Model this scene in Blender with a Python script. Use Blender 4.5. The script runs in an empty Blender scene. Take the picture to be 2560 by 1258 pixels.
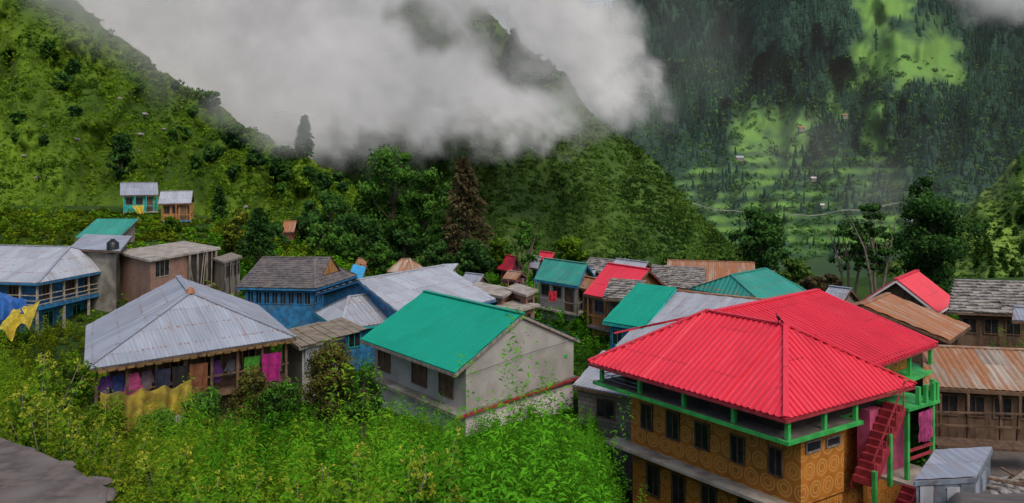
import bpy, math, random
import numpy as np
from mathutils import Vector
SC=bpy.context.scene; C=SC.collection
rng=np.random.default_rng(11); random.seed(11)
FP=2000.; HZ=410.; CX=1280.
def P(px,py,Y): return Vector(((px-CX)/FP*Y, Y, (HZ-py)/FP*Y))
def E(px,py,Z):
    return P(px,py,FP*(-Z)/(py-HZ))
def S(x,a,b):
    t=np.clip((x-a)/(b-a),0,1); return t*t*(3-2*t)
def vn(x,y,s=0):
    x=np.asarray(x,float); y=np.asarray(y,float)
    xi=np.floor(x); yi=np.floor(y); fx=x-xi; fy=y-yi
    fx=fx*fx*(3-2*fx); fy=fy*fy*(3-2*fy)
    def h(a,b):
        v=np.sin(a*127.1+b*311.7+s*74.7)*43758.5453
        return v-np.floor(v)
    return (h(xi,yi)*(1-fx)+h(xi+1,yi)*fx)*(1-fy)+(h(xi,yi+1)*(1-fx)+h(xi+1,yi+1)*fx)*fy
def fbm(x,y,s=0,o=4):
    r=0;a=.5;x=np.asarray(x,float);y=np.asarray(y,float)
    for k in range(o):
        r=r+a*vn(x*2**k,y*2**k,s+k*3); a*=.5
    return r
def ground(x,y):
    x=np.asarray(x,float); y=np.asarray(y,float)
    b=np.interp(y,[-30,0,5,12,20,31,45,65,90,120,160,300],[8,-1.75,-3.4,-5.5,-8.1,-11.8,-12.7,-13.2,-14.5,-17,-30,-70])
    r=x/np.maximum(y,4)
    b=b-S(r,.1,.17)*np.interp(y,[0,5,10,25,38,50],[0,3.0,5.0,5.5,3.5,0])*(1-.9*S(r,.46,.56))
    b=b+S(-r,.53,.63)*np.interp(y,[0,8,30,40,60],[0,.8,2.2,1,0])
    b=b+S(-r,0,.5)*np.interp(y,[62,70,85,110,160,300],[0,2.2,5.5,9.4,16,16])
    b=b+S(r,.4,.6)*np.interp(y,[32,45,70,120],[0,2,2,0])
    return b+.5*(fbm(x*.25,y*.25,5)-.45)
def gz(x,y): return float(ground(x,y))

# ---------- materials
def nt(name):
    m=bpy.data.materials.new(name); m.use_nodes=True; t=m.node_tree; t.nodes.clear()
    o=t.nodes.new('ShaderNodeOutputMaterial'); return m,t,o
class NB:
    def __init__(s,t): s.t=t
    def n(s,k,**kw):
        x=s.t.nodes.new(k)
        for a,b in kw.items(): setattr(x,a,b)
        return x
    def l(s,a,b): s.t.links.new(a,b)
    def math(s,op,a,b=None,c=None):
        x=s.n('ShaderNodeMath',operation=op)
        for i,v in enumerate((a,b,c)):
            if v is None: continue
            if isinstance(v,(int,float)): x.inputs[i].default_value=v
            else: s.l(v,x.inputs[i])
        return x.outputs[0]
    def mix(s,f,a,b,bt='MIX'):
        x=s.n('ShaderNodeMix',data_type='RGBA',blend_type=bt)
        for i,v in ((0,f),(6,a),(7,b)):
            if isinstance(v,(int,float)): x.inputs[i].default_value=v
            elif isinstance(v,tuple): x.inputs[i].default_value=(*v[:3],1)
            else: s.l(v,x.inputs[i])
        return x.outputs[2]
    def noise(s,vec,scale,detail=5,rough=.55):
        x=s.n('ShaderNodeTexNoise'); x.inputs['Scale'].default_value=scale; x.inputs['Detail'].default_value=detail; x.inputs['Roughness'].default_value=rough
        if vec is not None: s.l(vec,x.inputs['Vector'])
        return x.outputs[0]
    def ramp(s,v,a,b):
        x=s.n('ShaderNodeMapRange',interpolation_type='SMOOTHSTEP'); s.l(v,x.inputs[0]); x.inputs[1].default_value=a; x.inputs[2].default_value=b
        return x.outputs[0]
    def mapv(s,v,sc):
        x=s.n('ShaderNodeMapping'); x.inputs['Scale'].default_value=sc; s.l(v,x.inputs[0]); return x.outputs[0]
    def fin(s,o,col,rough=.7,bumpv=None,bstr=.3,metal=0,bd=.02,spec=.4):
        p=s.n('ShaderNodeBsdfPrincipled')
        if isinstance(col,tuple): p.inputs['Base Color'].default_value=(*col,1)
        else: s.l(col,p.inputs['Base Color'])
        if isinstance(rough,(int,float)): p.inputs['Roughness'].default_value=rough
        else: s.l(rough,p.inputs['Roughness'])
        p.inputs['Metallic'].default_value=metal; p.inputs['Specular IOR Level'].default_value=spec
        if bumpv is not None:
            b=s.n('ShaderNodeBump'); b.inputs['Strength'].default_value=bstr; b.inputs['Distance'].default_value=bd
            s.l(bumpv,b.inputs['Height']); s.l(b.outputs[0],p.inputs['Normal'])
        s.l(p.outputs[0],o.inputs[0]); return p
def MAT(name,c1,c2=None,scale=3,rough=.75,bump=.3,metal=0,st=(1,1,1),c3=None,s3=.6,a3=.7,bd=.02,lo=.38,hi=.62):
    m,t,o=nt(name); b=NB(t)
    tc=b.n('ShaderNodeTexCoord').outputs['Object']
    v=b.mapv(tc,st); nz=b.noise(v,scale,8)
    c2=c2 or tuple(x*.6 for x in c1)
    col=b.mix(b.ramp(nz,lo,hi),c1,c2)
    if c3: col=b.mix(b.math('MULTIPLY',b.ramp(b.noise(tc,s3,5),.48,.66),a3),col,c3)
    b.fin(o,col,rough,nz,bump,metal,bd); return m
def ROOF(name,base,var=.15,rust=0.,rc=(.22,.08,.03),rough=.5,metal=.0,fade=None,sw=.85,sl=2.4,seamk=.4):
    m,t,o=nt(name); b=NB(t)
    uv=b.n('ShaderNodeTexCoord').outputs['UV']; ob=b.n('ShaderNodeTexCoord').outputs['Object']
    sx=b.n('ShaderNodeSeparateXYZ'); b.l(uv,sx.inputs[0])
    fu=b.math('FLOOR',b.math('DIVIDE',sx.outputs[0],sw)); fv=b.math('FLOOR',b.math('DIVIDE',sx.outputs[1],sl))
    cb=b.n('ShaderNodeCombineXYZ'); b.l(fu,cb.inputs[0]); b.l(fv,cb.inputs[1])
    wn=b.n('ShaderNodeTexWhiteNoise',noise_dimensions='3D'); b.l(cb.outputs[0],wn.inputs[0])
    dk=tuple(x*(1-var*2) for x in base)
    col=b.mix(wn.outputs[0],base,dk)
    st=b.noise(b.mapv(uv,(3.5,.35,1)),1.6,6)
    col=b.mix(b.math('MULTIPLY',b.ramp(st,.45,.7),.45),col,fade or tuple(min(1,x*1.25+.03) for x in base))
    col=b.mix(b.math('MULTIPLY',b.ramp(b.noise(ob,.5,6),.5,.75),.35),col,tuple(x*.55 for x in base))
    seam=b.math('MULTIPLY',b.math('LESS_THAN',b.math('PINGPONG',sx.outputs[1],sl/2),.03),b.ramp(b.noise(uv,.5,2),.5,.56))
    col=b.mix(b.math('MULTIPLY',seam,seamk),col,tuple(x*.35 for x in base))
    if rust>0:
        r1=b.ramp(b.noise(b.mapv(uv,(1.6,.22,1)),1.1,9,.65),.62-rust*.3,.72-rust*.2)
        nl=b.math('LESS_THAN',b.math('PINGPONG',sx.outputs[1],sl/4),.06)
        sp=b.math('MULTIPLY',nl,b.ramp(b.noise(b.mapv(uv,(2.5,1,1)),3,3),.52,.6))
        rr=b.math('MAXIMUM',b.math('MULTIPLY',r1,min(1,.3+rust)),b.math('MULTIPLY',sp,.8))
        rcol=b.mix(b.noise(ob,5,5),rc,tuple(x*2 for x in rc))
        col=b.mix(rr,col,rcol)
    b.fin(o,col,rough,st,.08,metal); return m
def ground_mat(name,a,bb,c,scale,sc2,bd=.3,lo=.25,hi=.8):
    m,t,o=nt(name); b=NB(t)
    at=b.n('ShaderNodeAttribute',attribute_name='tint').outputs['Fac']
    ob=b.n('ShaderNodeTexCoord').outputs['Object']
    nz=b.noise(ob,scale,9,.65)
    col=b.mix(b.ramp(b.math('ADD',b.math('MULTIPLY',nz,.5),b.math('MULTIPLY',at,.6)),lo,hi),a,bb)
    col=b.mix(b.ramp(b.noise(ob,sc2,7,.7),.6,.72),col,c)
    b.fin(o,col,.95,nz,.7,0,bd,.1); return m
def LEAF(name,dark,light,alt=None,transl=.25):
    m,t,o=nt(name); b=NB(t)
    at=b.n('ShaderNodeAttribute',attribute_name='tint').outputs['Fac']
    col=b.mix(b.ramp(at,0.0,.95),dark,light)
    if alt:
        hu=b.n('ShaderNodeAttribute',attribute_name='hue').outputs['Fac']
        al=b.mix(b.ramp(at,0.0,.95),tuple(x*.3 for x in alt),alt)
        col=b.mix(hu,col,al)
    d=b.n('ShaderNodeBsdfDiffuse'); tr=b.n('ShaderNodeBsdfTranslucent'); b.l(col,d.inputs[0]); b.l(col,tr.inputs[0])
    mx=b.n('ShaderNodeMixShader'); mx.inputs[0].default_value=transl; b.l(d.outputs[0],mx.inputs[1]); b.l(tr.outputs[0],mx.inputs[2])
    b.l(mx.outputs[0],o.inputs[0]); return m
def BRICK(name,c1,c2,mort,sc=1,bw=.24,rh=.085,ms=.015):
    m,t,o=nt(name); b=NB(t)
    uv=b.n('ShaderNodeTexCoord').outputs['UV']; ob=b.n('ShaderNodeTexCoord').outputs['Object']
    x=b.n('ShaderNodeTexBrick'); b.l(uv,x.inputs[0])
    x.inputs['Color1'].default_value=(*c1,1); x.inputs['Color2'].default_value=(*c2,1); x.inputs['Mortar'].default_value=(*mort,1)
    x.inputs['Scale'].default_value=sc; x.inputs['Brick Width'].default_value=bw; x.inputs['Row Height'].default_value=rh; x.inputs['Mortar Size'].default_value=ms
    col=b.mix(b.math('MULTIPLY',b.ramp(b.noise(ob,1.2,6),.4,.7),.5),x.outputs[0],tuple(v*.45 for v in c1))
    b.fin(o,col,.9,x.outputs[1],.3); return m
def RINGS(name,base,ring):
    m,t,o=nt(name); b=NB(t)
    uv=b.n('ShaderNodeTexCoord').outputs['UV']; ob=b.n('ShaderNodeTexCoord').outputs['Object']
    s=b.n('ShaderNodeSeparateXYZ'); b.l(uv,s.inputs[0])
    K=.7
    v=b.math('DIVIDE',s.outputs[1],K); row=b.math('FLOOR',v)
    u=b.math('ADD',b.math('DIVIDE',s.outputs[0],K),b.math('MULTIPLY',row,.5))
    fu=b.math('SUBTRACT',b.math('FRACT',u),.5); fv=b.math('SUBTRACT',b.math('FRACT',v),.5)
    d=b.math('SQRT',b.math('ADD',b.math('MULTIPLY',fu,fu),b.math('MULTIPLY',fv,fv)))
    r=b.math('MAXIMUM',b.math('LESS_THAN',b.math('ABSOLUTE',b.math('SUBTRACT',d,.4)),.05),b.math('LESS_THAN',b.math('ABSOLUTE',b.math('SUBTRACT',d,.22)),.045))
    nz=b.noise(ob,1.5,7)
    bc=b.mix(b.ramp(nz,.35,.7),base,tuple(x*.65 for x in base))
    col=b.mix(b.math('MULTIPLY',r,b.math('ADD',.3,b.math('MULTIPLY',nz,.7))),bc,ring)
    b.fin(o,col,.8,nz,.15); return m

m_red=ROOF('red_sheet',(.76,.035,.065),.04,0,rough=.5,fade=(.82,.08,.115),seamk=.5)
m_teal=ROOF('teal_sheet',(.0,.30,.19),.04,0,rough=.5,fade=(.01,.35,.23),seamk=0)
m_teal2=ROOF('teal_weathered_sheet',(.03,.28,.215),.12,.12,rough=.5,fade=(.1,.36,.3),seamk=.2)
m_tin=ROOF('grey_tin',(.33,.355,.41),.12,.24,rough=.5,metal=.1,rc=(.16,.07,.035),sw=1.6)
m_tin2=ROOF('pale_tin',(.42,.44,.48),.14,.18,rough=.5,metal=.1)
m_tinr=ROOF('rusty_grey_tin',(.36,.37,.4),.1,.22,rough=.55,rc=(.2,.1,.06))
m_rust=ROOF('rusty_tin',(.38,.28,.2),.2,.85,rough=.7,rc=(.22,.085,.035))
m_rust2=ROOF('tan_rusty_tin',(.44,.36,.28),.26,.7,rough=.7,rc=(.22,.095,.04))
m_slate=MAT('dark_shingle',(.15,.13,.13),(.085,.075,.075),2.5,.85,.5,c3=(.2,.16,.13),s3=1.2,a3=.5)
m_stone=MAT('stone_slate',(.33,.3,.27),(.16,.145,.13),2.2,.9,.5,c3=(.38,.34,.29),s3=2,a3=.6)
m_conc=MAT('concrete',(.38,.36,.32),(.32,.30,.265),.9,.9,.3,c3=(.24,.225,.195),s3=.45,a3=.4)
m_concd=MAT('stained_concrete',(.27,.25,.21),(.15,.135,.11),1.1,.9,.4,c3=(.08,.07,.06),s3=.5,a3=.7)
m_slab=MAT('pale_slab',(.42,.37,.31),(.28,.24,.2),1.4,.9,.3,c3=(.2,.17,.13),s3=.7)
m_white=MAT('whitewash',(.74,.64,.64),(.64,.55,.55),1.2,.85,.2,c3=(.4,.35,.32),s3=.6,a3=.1)
m_ring=RINGS('orange_ring_wall',(.47,.165,.018),(.6,.3,.075))
m_grn=MAT('green_paint',(.06,.44,.1),(.03,.31,.06),2,.5,.15,c3=(.04,.22,.06),s3=1,a3=.4)
m_mar=MAT('maroon_paint',(.36,.04,.05),(.24,.02,.03),3,.6,.2)
m_pink=MAT('pink_plaster',(.55,.1,.2),(.4,.06,.13),2,.7,.2)
m_blue=MAT('blue_paint',(.03,.2,.4),(.02,.11,.24),2.5,.6,.2,c3=(.1,.09,.08),s3=1.2,a3=.4)
m_cyan=MAT('turquoise_paint',(.03,.42,.38),(.02,.28,.26),2.5,.6,.2)
m_wood=MAT('dark_wood',(.14,.08,.045),(.07,.04,.025),5,.85,.4,st=(1,1,.15),c3=(.2,.13,.08),s3=1.2,a3=.5)
m_woodl=MAT('orange_wood',(.42,.2,.06),(.25,.11,.035),5,.75,.3,st=(1,1,.2))
m_grey=MAT('weathered_wood',(.3,.25,.2),(.17,.14,.11),5,.9,.3,st=(1,1,.2))
m_cream=MAT('cream_rail',(.42,.36,.28),(.28,.23,.17),4,.8,.2)
m_brick=BRICK('red_brick',(.38,.16,.1),(.28,.11,.07),(.32,.26,.2))
m_block=BRICK('rubble_block',(.26,.23,.2),(.17,.15,.13),(.1,.09,.08),1,.45,.2,.02)
m_dark=MAT('dark_glass',(.012,.012,.014),(.03,.03,.035),2,.2,.05)
m_shade=MAT('painted_shade',(.03,.022,.018),(.05,.038,.03),3,.9,.1)  # near-black brown standing in for shade in openings and under eaves
m_metal=MAT('shed_metal',(.24,.28,.34),(.13,.155,.19),1.8,.5,.3,metal=.2,c3=(.1,.085,.08),s3=1.1,a3=.8)
m_black=MAT('black_plastic',(.01,.01,.01),(.02,.02,.02),2,.4,.1)
m_yel=MAT('yellow_tarp',(.5,.38,.03),(.32,.24,.02),3,.6,.4)
m_yelo=MAT('olive_tarp',(.3,.22,.018),(.16,.115,.012),1.5,.8,.5,c3=(.08,.065,.015),s3=1.2,a3=.5)
m_blt=MAT('blue_tarp',(.02,.11,.36),(.015,.07,.22),3,.6,.4)
m_trunk=MAT('bark',(.11,.08,.055),(.05,.038,.028),6,.95,.6,st=(1,1,.3))
m_deadw=MAT('dead_bark',(.2,.16,.12),(.11,.08,.06),6,.95,.5,st=(1,1,.3))
m_rock=MAT('rock',(.3,.27,.25),(.16,.145,.135),1.5,.9,.8,bd=.1)
m_wallst=MAT('mossy_stone',(.15,.12,.105),(.08,.064,.055),6,.95,.9,bd=.02,c3=(.22,.19,.17),s3=3,a3=.6)
def CL(n,c): return MAT(n,c,tuple(x*.6 for x in c),4,.85,.2)

# ---------- mesh building
class MB:
    def __init__(s): s.v=[];s.f=[];s.uv=[]
    def poly(s,pts,uv=None):
        i=len(s.v)
        for k,p in enumerate(pts):
            s.v.append(Vector(p)); s.uv.append(uv[k] if uv else (p[0]+p[1]*.7,p[2]))
        s.f.append(tuple(range(i,i+len(pts))))
    def hexa(s,c):
        ax=Vector((c[1][0]-c[0][0],c[1][1]-c[0][1],0)); ay=Vector((c[3][0]-c[0][0],c[3][1]-c[0][1],0))
        for q in ((0,3,2,1),(4,5,6,7),(0,1,5,4),(1,2,6,5),(2,3,7,6),(3,0,4,7)):
            pts=[c[k] for k in q]
            if q in ((0,1,5,4),(2,3,7,6)): e=ax.normalized() if ax.length else Vector((1,0,0))
            else: e=ay.normalized() if ay.length else Vector((1,0,0))
            if q in ((0,3,2,1),(4,5,6,7)): uv=[(p[0],p[1]) for p in pts]
            else: uv=[(Vector(p).dot(e),p[2]) for p in pts]
            s.poly(pts,uv)
    def tube(s,pts,rad,n=6):
        rings=[]
        for k,p in enumerate(pts):
            p=Vector(p); d=(Vector(pts[min(k+1,len(pts)-1)])-Vector(pts[max(k-1,0)])).normalized()
            a=d.orthogonal().normalized(); b=d.cross(a); i=len(s.v)
            for j in range(n):
                t=j/n*2*math.pi; s.v.append(p+(a*math.cos(t)+b*math.sin(t))*rad[k]); s.uv.append((j/n,k))
            rings.append(i)
        for k in range(len(rings)-1):
            for j in range(n):
                s.f.append((rings[k]+j,rings[k]+(j+1)%n,rings[k+1]+(j+1)%n,rings[k+1]+j))
        s.f.append(tuple(rings[-1]+j for j in range(n)))
    def build(s,name,mat,parent=None,smooth=False):
        off=Vector((0,0,0)); r=parent
        while r is not None:
            off+=r.location; r=r.parent
        me=bpy.data.meshes.new(name)
        if parent is None and s.v:
            off=sum(s.v,Vector((0,0,0)))/len(s.v); off.z=min(v.z for v in s.v)
        me.from_pydata([v-off for v in s.v],[],s.f); me.materials.append(mat)
        ul=me.uv_layers.new(name='UVMap')
        li=np.zeros(len(me.loops),dtype=np.int32); me.loops.foreach_get('vertex_index',li)
        ul.data.foreach_set('uv',np.array(s.uv,dtype=np.float32)[li].ravel())
        if smooth: me.polygons.foreach_set('use_smooth',[True]*len(me.polygons))
        me.update()
        o=bpy.data.objects.new(name,me); C.objects.link(o)
        if parent is not None: o.parent=parent
        else: o.location=off
        return o
def tag(o,label,cat,group=None,kind=None):
    if label: o['label']=label
    if cat: o['category']=cat
    if group: o['group']=group
    if kind: o['kind']=kind
    return o
def thing(name,label,cat,loc,group=None):
    o=bpy.data.objects.new(name,None); C.objects.link(o); o.location=loc; o.empty_display_size=.3
    return tag(o,label,cat,group)
def npmesh(name,V,Fc,mat,attrs=None,parent=None,smooth=False,off=None):
    V=np.asarray(V,dtype=np.float32); Fc=np.asarray(Fc,dtype=np.int32)
    if off is not None: V=V-np.array(off,dtype=np.float32)
    me=bpy.data.meshes.new(name); n,k=Fc.shape
    me.vertices.add(len(V)); me.vertices.foreach_set('co',V.ravel())
    me.loops.add(n*k); me.loops.foreach_set('vertex_index',Fc.ravel())
    me.polygons.add(n); me.polygons.foreach_set('loop_start',np.arange(0,n*k,k,dtype=np.int32))
    for an,av in (attrs or {}).items():
        a=me.attributes.new(an,'FLOAT','POINT'); a.data.foreach_set('value',np.asarray(av,dtype=np.float32))
    me.materials.append(mat)
    me.update(calc_edges=True)
    if smooth: me.polygons.foreach_set('use_smooth',np.ones(n,dtype=bool))
    o=bpy.data.objects.new(name,me); C.objects.link(o)
    if parent is not None: o.parent=parent
    return o
class Fr:
    def __init__(s,O,L,R,Z=None):
        s.O=Vector((O[0],O[1])); l=Vector((L[0],L[1]))-s.O; r=Vector((R[0],R[1]))-s.O
        s.Lu=l.length; s.Lv=r.length; s.u=l.normalized(); s.v=r.normalized(); s.Z=Z if Z is not None else O[2]
    def p(s,a,b,z):
        q=s.O+s.u*a+s.v*b; return Vector((q.x,q.y,z))
    def b_at(s,px,a):
        k=(px-CX)/FP; q=s.O+s.u*a; return (k*q.y-q.x)/(s.v.x-k*s.v.y)
    def a_at(s,px,b):
        k=(px-CX)/FP; q=s.O+s.v*b; return (k*q.y-q.x)/(s.u.x-k*s.u.y)
    def z_at(s,a,b,py): return (HZ-py)/FP*s.p(a,b,0).y
def frp(F,L,R,Z): return Fr(E(*F,Z),E(*L,Z),E(*R,Z),Z)
FOOT=[]
def fbox(mb,fr,a0,a1,b0,b1,z0,z1):
    c=[fr.p(a0,b0,z0),fr.p(a1,b0,z0),fr.p(a1,b1,z0),fr.p(a0,b1,z0),fr.p(a0,b0,z1),fr.p(a1,b0,z1),fr.p(a1,b1,z1),fr.p(a0,b1,z1)]
    mb.hexa(c)
def bar(mb,p,q,w,h):
    p=Vector(p);q=Vector(q); d=(q-p).normalized(); up=Vector((0,0,1)); sd=d.cross(up)
    if sd.length<.01: sd=Vector((1,0,0))
    sd.normalize(); up=sd.cross(d)
    a=sd*w/2; b=up*h/2
    mb.hexa([p-a-b,p+a-b,q+a-b,q-a-b,p-a+b,p+a+b,q+a+b,q-a+b])
def plane_frame(pts):
    p0=Vector(pts[0]); e=(Vector(pts[1])-p0).normalized(); n=e.cross(Vector(pts[2])-p0).normalized()
    if n.z<0: n=-n
    d=n.cross(e)
    if (Vector(pts[2])-p0).dot(d)<0: d=-d
    return p0,e,n,d
def trange(pt2,s):
    ts=[]
    m=len(pt2)
    for i in range(m):
        (s0,t0),(s1,t1)=pt2[i],pt2[(i+1)%m]
        if abs(s1-s0)<1e-6:
            if abs(s-s0)<1e-4: ts+= [t0,t1]
            continue
        f=(s-s0)/(s1-s0)
        if -1e-6<=f<=1+1e-6: ts.append(t0+f*(t1-t0))
    return (min(ts),max(ts)) if ts else None
def corr_face(mb,pts,pitch=.2,amp=.025,rib=False):
    p0,e,n,d=plane_frame(pts)
    q=[((Vector(p)-p0).dot(e),(Vector(p)-p0).dot(d)) for p in pts]
    s0=min(x[0] for x in q); s1=max(x[0] for x in q)
    prof=[(0,0),(.5,0),(.6,1),(.85,1),(.95,0)] if rib else [(0,0),(.25,.6),(.5,1),(.75,.6)]
    cols=[]; k=0
    corners=sorted(set(round(x[0],5) for x in q))
    N=int((s1-s0)/pitch)+1
    for k in range(N+1):
        for f,h in prof:
            s=s0+(k+f)*pitch
            if s<=s1: cols.append((s,h*amp))
    for c in corners: cols.append((min(max(c,s0),s1),0.))
    cols.sort()
    prev=None
    uo=random.random()*50
    for s,h in cols:
        r=trange(q,s)
        if r is None: continue
        i=len(mb.v)
        for t in r:
            mb.v.append(p0+e*s+d*t+n*h); mb.uv.append((s+uo,t+uo*.37))
        if prev is not None: mb.f.append((prev,i,i+1,prev+1))
        prev=i
    mb.poly([Vector(p)-n*.05 for p in reversed(pts)],[(uo,uo)]*len(pts))
def tile_face(mb,pts,w=.3,row=.3,th=.03,jit=.02):
    p0,e,n,d=plane_frame(pts)
    q=[((Vector(p)-p0).dot(e),(Vector(p)-p0).dot(d)) for p in pts]
    mb.poly([Vector(p)-n*.05 for p in pts]); T=max(x[1] for x in q)
    qq=[(b,a) for a,b in q]
    t=-.02
    while t<T-.05:
        r=trange(qq,min(max(t,1e-3)+row*.5,T-1e-3))
        if r is None: t+=row; continue
        s=r[0]
        while s<r[1]-.05:
            ww=min(w*random.uniform(.6,1.4),r[1]-s)
            h=th*random.uniform(.6,1.5); j=random.uniform(-jit,jit); lf=random.uniform(0,jit*1.5)
            t0=t+j; t1=t+row*1.15
            if t1>T: t1=T
            A=p0+e*(s+.01)+d*t0+n*(h*1.2+lf); B=p0+e*(s+ww)+d*t0+n*(h*1.2+lf*.3); D=p0+e*(s+ww)+d*t1+n*.01; G=p0+e*(s+.01)+d*t1+n*.01
            mb.poly([A,B,D,G]); mb.poly([A-n*h,B-n*h,B,A])
            s+=ww
        t+=row
def window(root,fr,face,c,s0,s1,z0,z1,fm,pm=None,bars=1,fw=.06,name='window'):
    mb=MB(); pn=MB(); pm=pm or m_dark
    def bx(m,x0,x1,y0,y1,d0,d1):
        if face=='b': fbox(m,fr,x0,x1,c-d1,c-d0,y0,y1)
        else: fbox(m,fr,c-d1,c-d0,x0,x1,y0,y1)
    if s1<s0: s0,s1=s1,s0
    bx(mb,s0-fw,s0,z0-fw,z1+fw,-.05,.06); bx(mb,s1,s1+fw,z0-fw,z1+fw,-.05,.06)
    bx(mb,s0,s1,z0-fw,z0,-.05,.06); bx(mb,s0,s1,z1,z1+fw,-.05,.06)
    for k in range(bars):
        m=s0+(s1-s0)*(k+1)/(bars+1); bx(mb,m-.02,m+.02,z0,z1,.0,.045)
    bx(pn,s0,s1,z0,z1,-.04,.015)
    w=mb.build(name,fm,root); pn.build('pane' if name=='window' else 'panel',pm,w); return w
def win_px(root,fr,face,c,x0,y0,x1,y1,fm,pm=None,bars=1,name='window'):
    if face=='b':
        a0=fr.a_at(x0,c); a1=fr.a_at(x1,c); am=(a0+a1)/2; return window(root,fr,'b',c,a0,a1,fr.z_at(am,c,y1),fr.z_at(am,c,y0),fm,pm,bars,name=name)
    b0=fr.b_at(x0,c); b1=fr.b_at(x1,c); bm=(b0+b1)/2; return window(root,fr,'a',c,b0,b1,fr.z_at(c,bm,y1),fr.z_at(c,bm,y0),fm,pm,bars,name=name)
def roof_parts(root,fr,h,axis,r0,r1,rmat,kind='corr',pitch=.2,amp=.025,rib=False,cap=None,fascia=None,ov=0,rowk=.3):
    Z=fr.Z; Lu,Lv=fr.Lu,fr.Lv
    A=fr.p(0,0,Z);B=fr.p(Lu,0,Z);D=fr.p(Lu,Lv,Z);G=fr.p(0,Lv,Z)
    if axis=='u': R0=fr.p(r0,Lv/2,Z+h); R1=fr.p(Lu-r1,Lv/2,Z+h); faces=[[A,B,R1,R0],[D,G,R0,R1]]; ends=[([G,A,R0],r0),([B,D,R1],r1)]
    elif axis=='v': R0=fr.p(Lu/2,r0,Z+h); R1=fr.p(Lu/2,Lv-r1,Z+h); faces=[[G,A,R0,R1],[B,D,R1,R0]]; ends=[([A,B,R0],r0),([D,G,R1],r1)]
    else:
        A2=fr.p(0,Lv,Z+h); B2=fr.p(Lu,Lv,Z+h); faces=[[A,B,B2,A2]]; ends=[]; R0=A2; R1=B2
    mb=MB()
    for f in faces+[e for e,r in ends if r>.05]:
        if kind=='corr': corr_face(mb,f,pitch,amp,rib)
        else: tile_face(mb,f,.34 if kind=='slate' else .42,rowk,.035 if kind=='slate' else .06,.015 if kind=='slate' else .06)
    ro=mb.build('roof',rmat,root)
    if axis!='shed':
        mb=MB(); bar(mb,R0+Vector((0,0,.04)),R1+Vector((0,0,.04)),.28,.05)
        cs={'u':[(A,R0,r0),(G,R0,r0),(B,R1,r1),(D,R1,r1)],'v':[(A,R0,r0),(B,R0,r0),(D,R1,r1),(G,R1,r1)]}[axis]
        for p,q,r in cs:
            if r>.05: bar(mb,p+Vector((0,0,.045)),q+Vector((0,0,.045)),.2,.04)
        mb.build('ridge_cap',cap or rmat,root)
    mb=MB(); dz=Vector((0,0,-.12))
    if axis=='shed': edges=[(A,B),(B,B2),(B2,A2),(A2,A)]
    else:
        edges=[]
        if axis=='u': edges=[(A,B),(D,G)]; edges+= [(G,A)] if r0>.05 else [(G,R0),(R0,A)]; edges+=[(B,D)] if r1>.05 else [(B,R1),(R1,D)]
        else: edges=[(G,A),(B,D)]; edges+= [(A,B)] if r0>.05 else [(A,R0),(R0,B)]; edges+=[(D,G)] if r1>.05 else [(D,R1),(R1,G)]
    for p,q in edges: bar(mb,p+dz,q+dz,.05,.13)
    mb.build('fascia',fascia or m_wood,root)
    return R0,R1
def walls(root,fr,h,axis,r0,r1,wmat,zb,ia=.5,ib=.5,ia2=None,ib2=None,name='wall'):
    Z=fr.Z; Lu,Lv=fr.Lu,fr.Lv; ia2=ia if ia2 is None else ia2; ib2=ib if ib2 is None else ib2
    a0,a1,b0,b1=ia,Lu-ia2,ib,Lv-ib2
    mb=MB()
    if axis=='u': zt=Z+h*min(ib,ib2)/(Lv/2)-.1
    elif axis=='v': zt=Z+h*min(ia,ia2)/(Lu/2)-.1
    else: zt=Z-.1
    if (axis=='u' and r0>.05): zt=min(zt,Z+h*ia/r0-.1)
    if (axis=='v' and r0>.05): zt=min(zt,Z+h*ib/r0-.1)
    fbox(mb,fr,a0,a1,b0,b1,zb,zt)
    zr=Z+h-.12
    def pent(pts):
        mb.poly(pts,[((p-pts[0]).xy.length,p.z) for p in pts])
    if axis=='u':
        if r0<.05: pent([fr.p(a0-.002,b0,zt-.01),fr.p(a0-.002,b1,zt-.01),fr.p(a0-.002,Lv/2,zr)])
        if r1<.05: pent([fr.p(a1+.002,b0,zt-.01),fr.p(a1+.002,b1,zt-.01),fr.p(a1+.002,Lv/2,zr)])
    if axis=='v':
        if r0<.05: pent([fr.p(a0,b0-.002,zt-.01),fr.p(a1,b0-.002,zt-.01),fr.p(Lu/2,b0-.002,zr)])
        if r1<.05: pent([fr.p(a0,b1+.002,zt-.01),fr.p(a1,b1+.002,zt-.01),fr.p(Lu/2,b1+.002,zr)])
    if axis=='shed':
        mb.poly([fr.p(a0,b0,zt-.01),fr.p(a0,b1,zt-.01),fr.p(a0,b1,Z+h*(b1/Lv)-.1)]); mb.poly([fr.p(a1,b0,zt-.01),fr.p(a1,b1,zt-.01),fr.p(a1,b1,Z+h*(b1/Lv)-.1)])
        mb.poly([fr.p(a0,b1,zt-.01),fr.p(a1,b1,zt-.01),fr.p(a1,b1,Z+h*(b1/Lv)-.1),fr.p(a0,b1,Z+h*(b1/Lv)-.1)])
    return mb.build(name,wmat,root)
def base_z(fr): 
    return min(gz(*fr.p(a,b,0).xy) for a in (0,fr.Lu) for b in (0,fr.Lv))-.4
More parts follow.
